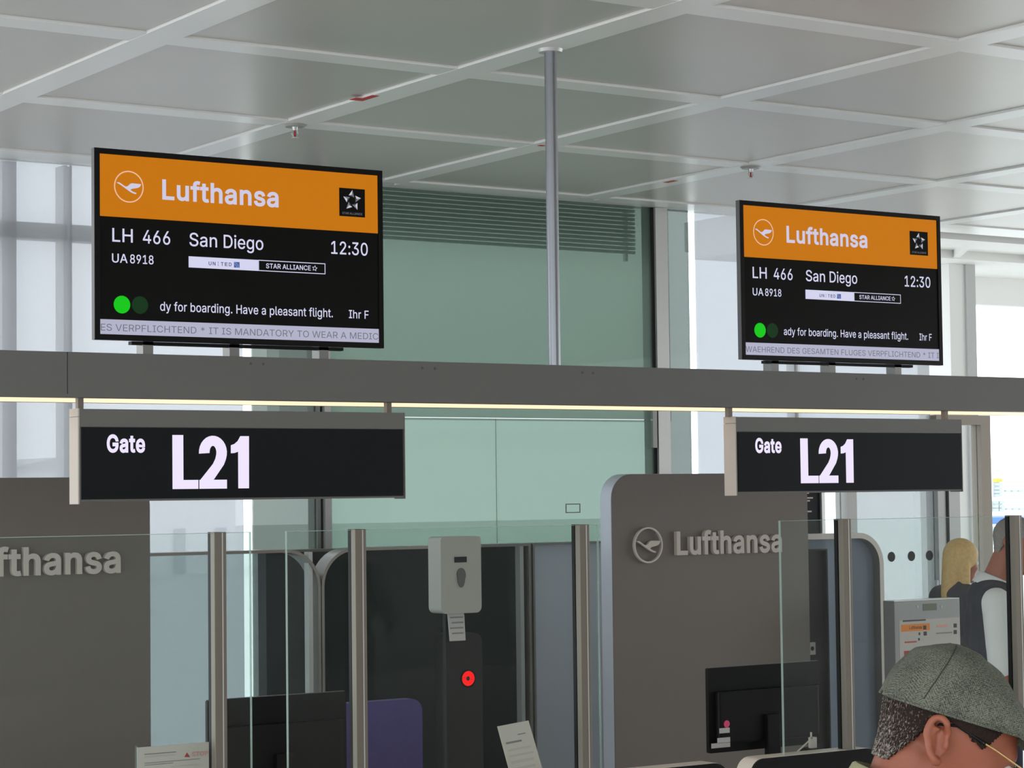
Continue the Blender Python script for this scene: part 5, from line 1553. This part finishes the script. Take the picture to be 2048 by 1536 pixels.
def person(label, loc, rz, k, pose, cloth, hair, voxel=0.007):
    """standing figure facing local +x; k scales a 1.78 m adult"""
    t = thing('person', label, 'person', loc, rz)
    nb_, pitch, yaw = pose.get('neck', (-0.015, 0, 1.475)), pose.get('pitch', 0.0), pose.get('yaw', 0.0)
    lean = pose.get('lean', 0.0)
    HM = Matrix.Translation(Vector(pose['head']) * k) @ Matrix.Rotation(yaw, 4, 'Z') @ Matrix.Rotation(pitch, 4, 'Y') @ Matrix.Scale(pose.get('headk', 1.0), 4)
    K = lambda p: Vector(p) * k
    bm = B()
    head_mesh(bm, HM)
    ears(bm, HM)
    capsule(bm, HM @ Vector((-0.022, 0, -0.02)), K(nb_), 0.053 * k, 0.058 * k, n=20)
    # torso
    trunk = [((nb_[0] - 0.005, 0, 1.43), (0.085, 0.15, 0.07)), ((nb_[0] - 0.0, 0, 1.30), (0.105, 0.165, 0.16)), ((0, 0, 1.12), (0.095, 0.145, 0.15)), ((0, 0, 0.97), (0.105, 0.165, 0.13))]

    def torso(b, e):
        for c, r in trunk:
            ball(b, K(c), tuple((q + e) * k for q in r), None, 24, 14)
        for s in (-1, 1):
            capsule(b, K((nb_[0], s * 0.02, nb_[2] - 0.02)), K((nb_[0], s * 0.175, 1.415)), (0.048 + e) * k, (0.055 + e) * k, n=14)

    torso(bm, 0.0)
    sh = {s: (nb_[0], s * 0.185, 1.41) for s in (-1, 1)}
    el = {1: pose['el_l'], -1: pose['el_r']}
    wr = {1: pose['wr_l'], -1: pose['wr_r']}
    for s in (-1, 1):
        capsule(bm, K(sh[s]), K(el[s]), 0.046 * k, 0.037 * k)
        capsule(bm, K(el[s]), K(wr[s]), 0.038 * k, 0.026 * k)
        hand(bm, K(wr[s]), K(wr[s]) - K(el[s]), pose.get('palm', (0, -s, 0)) if 'palm' in pose else (0, -s, 0), s * 1.0, k)
    hip = {s: (0, s * 0.09, 0.93) for s in (-1, 1)}
    kn = {s: (0.02, s * 0.10, 0.50) for s in (-1, 1)}
    an = {s: (-0.01, s * 0.11, 0.09) for s in (-1, 1)}
    for s in (-1, 1):
        capsule(bm, K(hip[s]), K(kn[s]), 0.080 * k, 0.054 * k)
        capsule(bm, K(kn[s]), K(an[s]), 0.052 * k, 0.036 * k)
        ball(bm, K((0.05, s * 0.115, 0.045)), (0.125 * k, 0.042 * k, 0.04 * k), None, 14, 10)
    body = obj('body', bm, 'skin', t, local=True)
    remesh(body, voxel, 3)
    for s in (-1, 1):
        e = obj('eye', ball(B(), HM @ Vector((0.0885, s * 0.032, 0.007)), 0.0125 * k, None, 14, 10), 'eye_white', t, local=True, smooth=179)
        obj('iris', ball(B(), HM @ Vector((0.0975, s * 0.032, 0.006)), 0.006 * k, None, 12, 8), 'eye_dark', e, local=True, smooth=179)
    # clothes
    b = B()
    torso(b, 0.014)
    sl = pose.get('sleeve', 0.95)
    for s in (-1, 1):
        if sl <= 1.0:
            e = Vector(sh[s]).lerp(Vector(el[s]), sl)
            capsule(b, K(sh[s]), K(e), 0.063 * k, 0.056 * k)
        else:
            capsule(b, K(sh[s]), K(el[s]), 0.066 * k, 0.052 * k)
            capsule(b, K(el[s]), K(Vector(el[s]).lerp(Vector(wr[s]), 0.93)), 0.052 * k, 0.040 * k)
    nbv = Vector(nb_)
    hd = (HM @ Vector((-0.022, 0, -0.02))) / k
    up = (hd - nbv).normalized()
    q0, q1 = nbv - up * 0.03, nbv + up * pose.get('collar_h', 0.045)
    tube(b, K(q0), K(q1), 0.085 * k, 0.074 * k, 28)
    remesh(obj('shirt', b, cloth['top'], t, local=True), 0.010, 4)
    if 'collar' in cloth:
        ring_pts = []
        a_ = up.orthogonal().normalized()
        b__ = up.cross(a_)
        cb = B()
        n = 36
        rows = []
        for (h, r) in ((0.0, 0.092), (cloth.get('collar_top', 0.05), 0.079), (cloth.get('collar_top', 0.05) + 0.003, 0.075), (0.01, 0.084)):
            rows.append([cb.verts.new(K(nbv + up * (h - 0.006) + (a_ * math.cos(2 * PI * i / n) + b__ * math.sin(2 * PI * i / n)) * r)) for i in range(n)])
        for A, C_ in zip(rows, rows[1:] + rows[:1]):
            for i in range(n):
                cb.faces.new((A[i], A[(i + 1) % n], C_[(i + 1) % n], C_[i]))
        obj('collar', cb, cloth['collar'], t, local=True, smooth=60)
    if 'vest' in cloth:
        b = B()
        for c, r in trunk:
            ball(b, K(c), tuple((q + 0.024) * k for q in r), None, 28, 16)
        for s in (-1, 1):
            capsule(b, K((nb_[0] - 0.005, s * 0.055, 1.435)), K((nb_[0] - 0.005, s * 0.140, 1.415)), 0.080 * k, 0.082 * k)
            capsule(b, K((nb_[0], s * 0.085, 1.40)), K((nb_[0], s * 0.10, 1.20)), 0.105 * k, 0.115 * k)
        remesh(obj('vest', b, cloth['vest'], t, local=True), 0.010, 5)
    b = B()
    for s in (-1, 1):
        capsule(b, K(hip[s]), K(kn[s]), 0.098 * k, 0.072 * k)
        capsule(b, K(kn[s]), K((an[s][0], an[s][1], 0.10)), 0.070 * k, 0.060 * k)
    ball(b, K((0, 0, 0.96)), (0.125 * k, 0.185 * k, 0.13 * k), None, 24, 14)
    remesh(obj('trousers', b, cloth['bottom'], t, local=True), 0.012, 4)
    for s in (-1, 1):
        b = B()
        ball(b, K((0.05, s * 0.115, 0.05)), (0.14 * k, 0.052 * k, 0.05 * k), None, 20, 12)
        bmesh.ops.bisect_plane(b, geom=b.verts[:] + b.edges[:] + b.faces[:], plane_co=(0, 0, 0.002), plane_no=(0, 0, -1), clear_outer=True)
        obj('shoe', b, 'leather', t, local=True, smooth=60)
    return t, HM


HEAD = math.atan2(RGT.y, RGT.x)

# the man with the flat cap, in front on the right, in profile, head bowed
earp = atd(1880, 1492, 3.1)
PITCH = math.radians(28)
mk = 1.04
head_local = Vector((0.035, 0, earp.z))
rzm = HEAD + 0.02
base = Vector((earp.x, earp.y, 0)) - Matrix.Rotation(rzm, 3, 'Z') @ Vector((head_local.x, 0, 0))
man, HM = person('person in a grey-green tweed flat cap and gold glasses, in profile at the lower right', base, rzm, mk,
                 dict(head=tuple(head_local / mk), headk=1.0, neck=(-0.025, 0, 1.490), pitch=PITCH, el_l=(0.05, 0.24, 1.14), el_r=(0.05, -0.24, 1.14), wr_l=(0.27, 0.10, 1.13), wr_r=(0.27, -0.10, 1.13), sleeve=1.5, collar_h=0.03),
                 dict(top='jacket_green', bottom='jeans', collar='jacket_green', collar_top=0.056), None, voxel=0.0030)


def cap_edge(x):
    return 0.0461 + (x + 0.009) * (0.0178 / 0.095)


# hair below the cap: back of the head and in front of the ear
def hair_pred(x, y, z):
    if z > cap_edge(x) + 0.012: return False
    if x > 0.0:
        return x < 0.036 + max(0, z - 0.022) * 0.5 and z > 0.034 - x * 0.36
    if x > -0.036: return z > 0.034
    return z > -0.052 + max(0.0, x + 0.068) * 2.6


shell('hair', hair_pred, 0.0065, 0.006, 'hair_grizzled', man, HM, True, 220, 170, jitter=0.0012)

# flat cap: lofted from its side profile
prof = [(-0.1060, 0.034), (-0.1035, 0.072), (-0.0890, 0.1055), (-0.0657, 0.1240), (-0.041, 0.1355), (-0.0112, 0.1385), (0.0263, 0.1275), (0.0607, 0.1070), (0.083, 0.0910), (0.102, 0.0765), (0.118, 0.066)]


def interp(x, P):
    for (x0, z0), (x1, z1) in zip(P, P[1:]):
        if x <= x1:
            return z0 + (z1 - z0) * (x - x0) / (x1 - x0)
    return P[-1][1]


cap = B()
NX, NP = 60, 40
xs_c = [-0.1060 + 0.2240 * (0.5 - 0.5 * math.cos(PI * i / NX)) for i in range(NX + 1)]
rows = []
for i, x in enumerate(xs_c):
    e = cap_edge(x) - 0.001
    h = max(interp(x, prof), e + 0.002)
    u = (x - 0.0060) / 0.1122
    wd = 0.0885 * max(1 - abs(u) ** 2.6, 0.0) ** (1 / 2.3) + 0.0006
    row = []
    for j in range(NP + 1):
        a = PI * j / NP
        cy, sz = math.cos(a), math.sin(a)
        sgn = 1 if cy >= 0 else -1
        yy = wd * sgn * abs(cy) ** 0.75
        puff = 1.0 + 0.07 * math.sin(a) * math.sin(a) * (1 if 0 < j < NP else 0)
        zz = e + (h - e) * sz ** 0.72
        wrk = 0.0012 * math.sin(x * 130 + yy * 60) * sz
        row.append(cap.verts.new((x, yy * (1 + 0.06 * sz * (1 - sz)), zz + wrk)))
    rows.append(row)
for A, C_ in zip(rows, rows[1:]):
    for j in range(NP):
        cap.faces.new((A[j], C_[j], C_[j + 1], A[j + 1]))
tcap = thing('flat_cap', 'grey-green herringbone tweed flat cap worn by the person at the lower right', 'cap', man.location, rzm)
co = obj('crown', cap, 'tweed', tcap, local=True, smooth=179)
co.matrix_local = HM
s_ = co.modifiers.new('thick', 'SOLIDIFY')
s_.thickness = 0.003
s_.offset = -1
# brim
br = B()
top, bot = [], []
for i in range(13):
    v_ = i / 12
    rt, rb_ = [], []
    for j in range(25):
        a = (j / 24 - 0.5) * 2
        yb_ = a * 0.082
        xi_ = 0.112 * math.sqrt(max(1 - (a * 0.90) ** 2, 0)) - 0.004
        xo_ = xi_ + 0.060 * (1 - a * a) ** 0.6
        x = xi_ + (xo_ - xi_) * v_
        z = 0.068 - 0.030 * v_ * (1 - a * a)
        rt.append(br.verts.new((x, yb_, z)))
        rb_.append(br.verts.new((x, yb_, z - 0.005)))
    top.append(rt)
    bot.append(rb_)
for i in range(12):
    for j in range(24):
        br.faces.new((top[i][j], top[i + 1][j], top[i + 1][j + 1], top[i][j + 1]))
        br.faces.new((bot[i][j], bot[i][j + 1], bot[i + 1][j + 1], bot[i + 1][j]))
for j in range(24):
    br.faces.new((top[12][j], bot[12][j], bot[12][j + 1], top[12][j + 1]))
    br.faces.new((top[0][j], top[0][j + 1], bot[0][j + 1], bot[0][j]))
bo = obj('brim', br, 'tweed', tcap, local=True, smooth=60)
bo.matrix_local = HM
# panel seam: follows the crown surface
for s in (-1, 1):
    pts = []
    for k in range(16):
        f = k / 15
        x = -0.046 + f * (-0.020)
        ang = PI / 2 + (0.08 + f * 0.92) * (PI / 2 - 0.05)
        e = cap_edge(x)
        h = interp(x, prof)
        u = (x - 0.0060) / 0.1122
        wd = 0.0885 * (1 - abs(u) ** 2.6) ** (1 / 2.3)
        cy, sz = math.cos(ang), math.sin(ang)
        yy = wd * -abs(cy) ** 0.75 * (1 + 0.06 * sz * (1 - sz))
        pts.append((x, -s * yy * 1.004, e + (h - e) * sz ** 0.72 + 0.0008))
    so = obj('seam', tube_path(B(), pts, 0.0009, 6), 'tweed_dark', tcap, local=True)
    so.matrix_local = HM
# stitched lower band
for s in (-1, 1):
    pts = []
    for k in range(40):
        x = -0.1015 + k / 39 * 0.203
        u = (x - 0.0060) / 0.1122
        wd = 0.0885 * max(1 - abs(u) ** 2.6, 0) ** (1 / 2.3)
        pts.append((x, s * (wd - 0.0005), cap_edge(x)))
    so = obj('cap_band', tube_path(B(), pts, 0.0022, 6), 'tweed', tcap, local=True)
    so.matrix_local = HM

# glasses
gl_ = thing('glasses', 'thin gold wire glasses on the person with the flat cap', 'glasses', man.location, rzm)
for s in (-1, 1):
    pts = [(0.030, s * 0.0830, 0.0308), (0.036, s * 0.083, 0.0303), (0.05, s * 0.081, 0.0292), (0.108, s * 0.066, 0.022)]
    o = obj('temple_arm', tube_path(B(), pts, 0.0014, 8), 'gold', gl_, local=True)
    o.matrix_local = HM
    tipm = obj('temple_tip', tube_path(B(), [(-0.040, s * 0.070, 0.006), (-0.030, s * 0.072, 0.026), (-0.010, s * 0.080, 0.0350), (0.034, s * 0.0825, 0.0305)], 0.0022, 8), 'black_matt', gl_, local=True)
    tipm.matrix_local = HM
    lens = [(0.114 - 0.006 * abs(math.cos(a)), s * (0.034 + 0.024 * math.cos(a)), 0.006 + 0.019 * math.sin(a)) for a in (2 * PI * k / 28 for k in range(29))]
    o = obj('lens_rim', tube_path(B(), lens, 0.0012, 6), 'gold', gl_, local=True)
    o.matrix_local = HM
    lb = B()
    lb.faces.new([lb.verts.new(p) for p in lens[:-1]])
    o = obj('lens', lb, 'clear_glass', gl_, local=True)
    o.matrix_local = HM
o = obj('bridge', tube_path(B(), [(0.110, -0.011, 0.010), (0.116, 0, 0.014), (0.110, 0.011, 0.010)], 0.0013, 6), 'gold', gl_, local=True)
o.matrix_local = HM

# the uniformed person at the right edge, seen from behind
ag = atd(2028, 1100, 10.4)
rza = HEAD - 0.12
ag_k = 1.05
hl = Vector((0.085, 0, 1.655))
agb = Vector((ag.x, ag.y, 0)) - Matrix.Rotation(rza, 3, 'Z') @ Vector((hl.x, 0, 0)) * ag_k
agent, HA = person('person in a dark navy vest and white short-sleeved shirt at the right edge, back turned', agb, rza, ag_k,
                   dict(head=tuple(hl), headk=1.06, pitch=math.radians(14), yaw=-0.15, el_l=(0.08, 0.27, 1.12), el_r=(-0.005, -0.255, 1.12), wr_l=(0.30, 0.20, 1.06), wr_r=(0.26, -0.19, 1.04), sleeve=0.92, collar_h=0.05),
                   dict(top='shirt_white', bottom='trousers_navy', vest='vest_navy', collar='shirt_white'), None, voxel=0.008)
shell('hair', lambda x, y, z: (z > 0.03 + max(0, x + 0.01) * 0.35 and x < 0.075) or (x < -0.03 and z > -0.045 + max(0, x + 0.06) * 2.2), 0.005, 0.005, 'hair_grey', agent, HA, True, 120, 90, jitter=0.001)

# the blonde person further back
bl = atd(1922, 1125, 13.4)
rzb = HEAD + 0.45
hlb = Vector((0.02, 0, 1.62))
kb = 0.965
blb = Vector((bl.x, bl.y, 0)) - Matrix.Rotation(rzb, 3, 'Z') @ Vector((hlb.x, 0, 0)) * kb
lady, HB = person('person with long blonde hair and a dark top, standing behind the glass door', blb, rzb, kb,
                  dict(head=tuple(hlb), pitch=0.05, el_l=(0.02, 0.24, 1.12), el_r=(0.02, -0.24, 1.12), wr_l=(0.12, 0.22, 0.90), wr_r=(0.12, -0.22, 0.90), sleeve=1.5),
                  dict(top='dark_top', bottom='trousers_navy'), None, voxel=0.009)
hb = B()
ball(hb, (-0.006, 0, 0.050), (0.112, 0.096, 0.104), None, 24, 16)
bmesh.ops.bisect_plane(hb, geom=hb.verts[:] + hb.edges[:] + hb.faces[:], plane_co=(0.072, 0, 0.03), plane_no=(0.9, 0, -0.45), clear_outer=True)
bmesh.ops.holes_fill(hb, edges=[e for e in hb.edges if e.is_boundary], sides=0)
capsule(hb, (-0.045, 0, 0.02), (-0.085, 0, -0.19), 0.078, 0.048)
for s in (-1, 1):
    capsule(hb, (-0.02, s * 0.060, 0.03), (-0.02, s * 0.075, -0.20), 0.036, 0.028)
ho = obj('hair', hb, 'hair_blonde', lady, local=True)
ho.matrix_local = HB
remesh(ho, 0.008, 4)
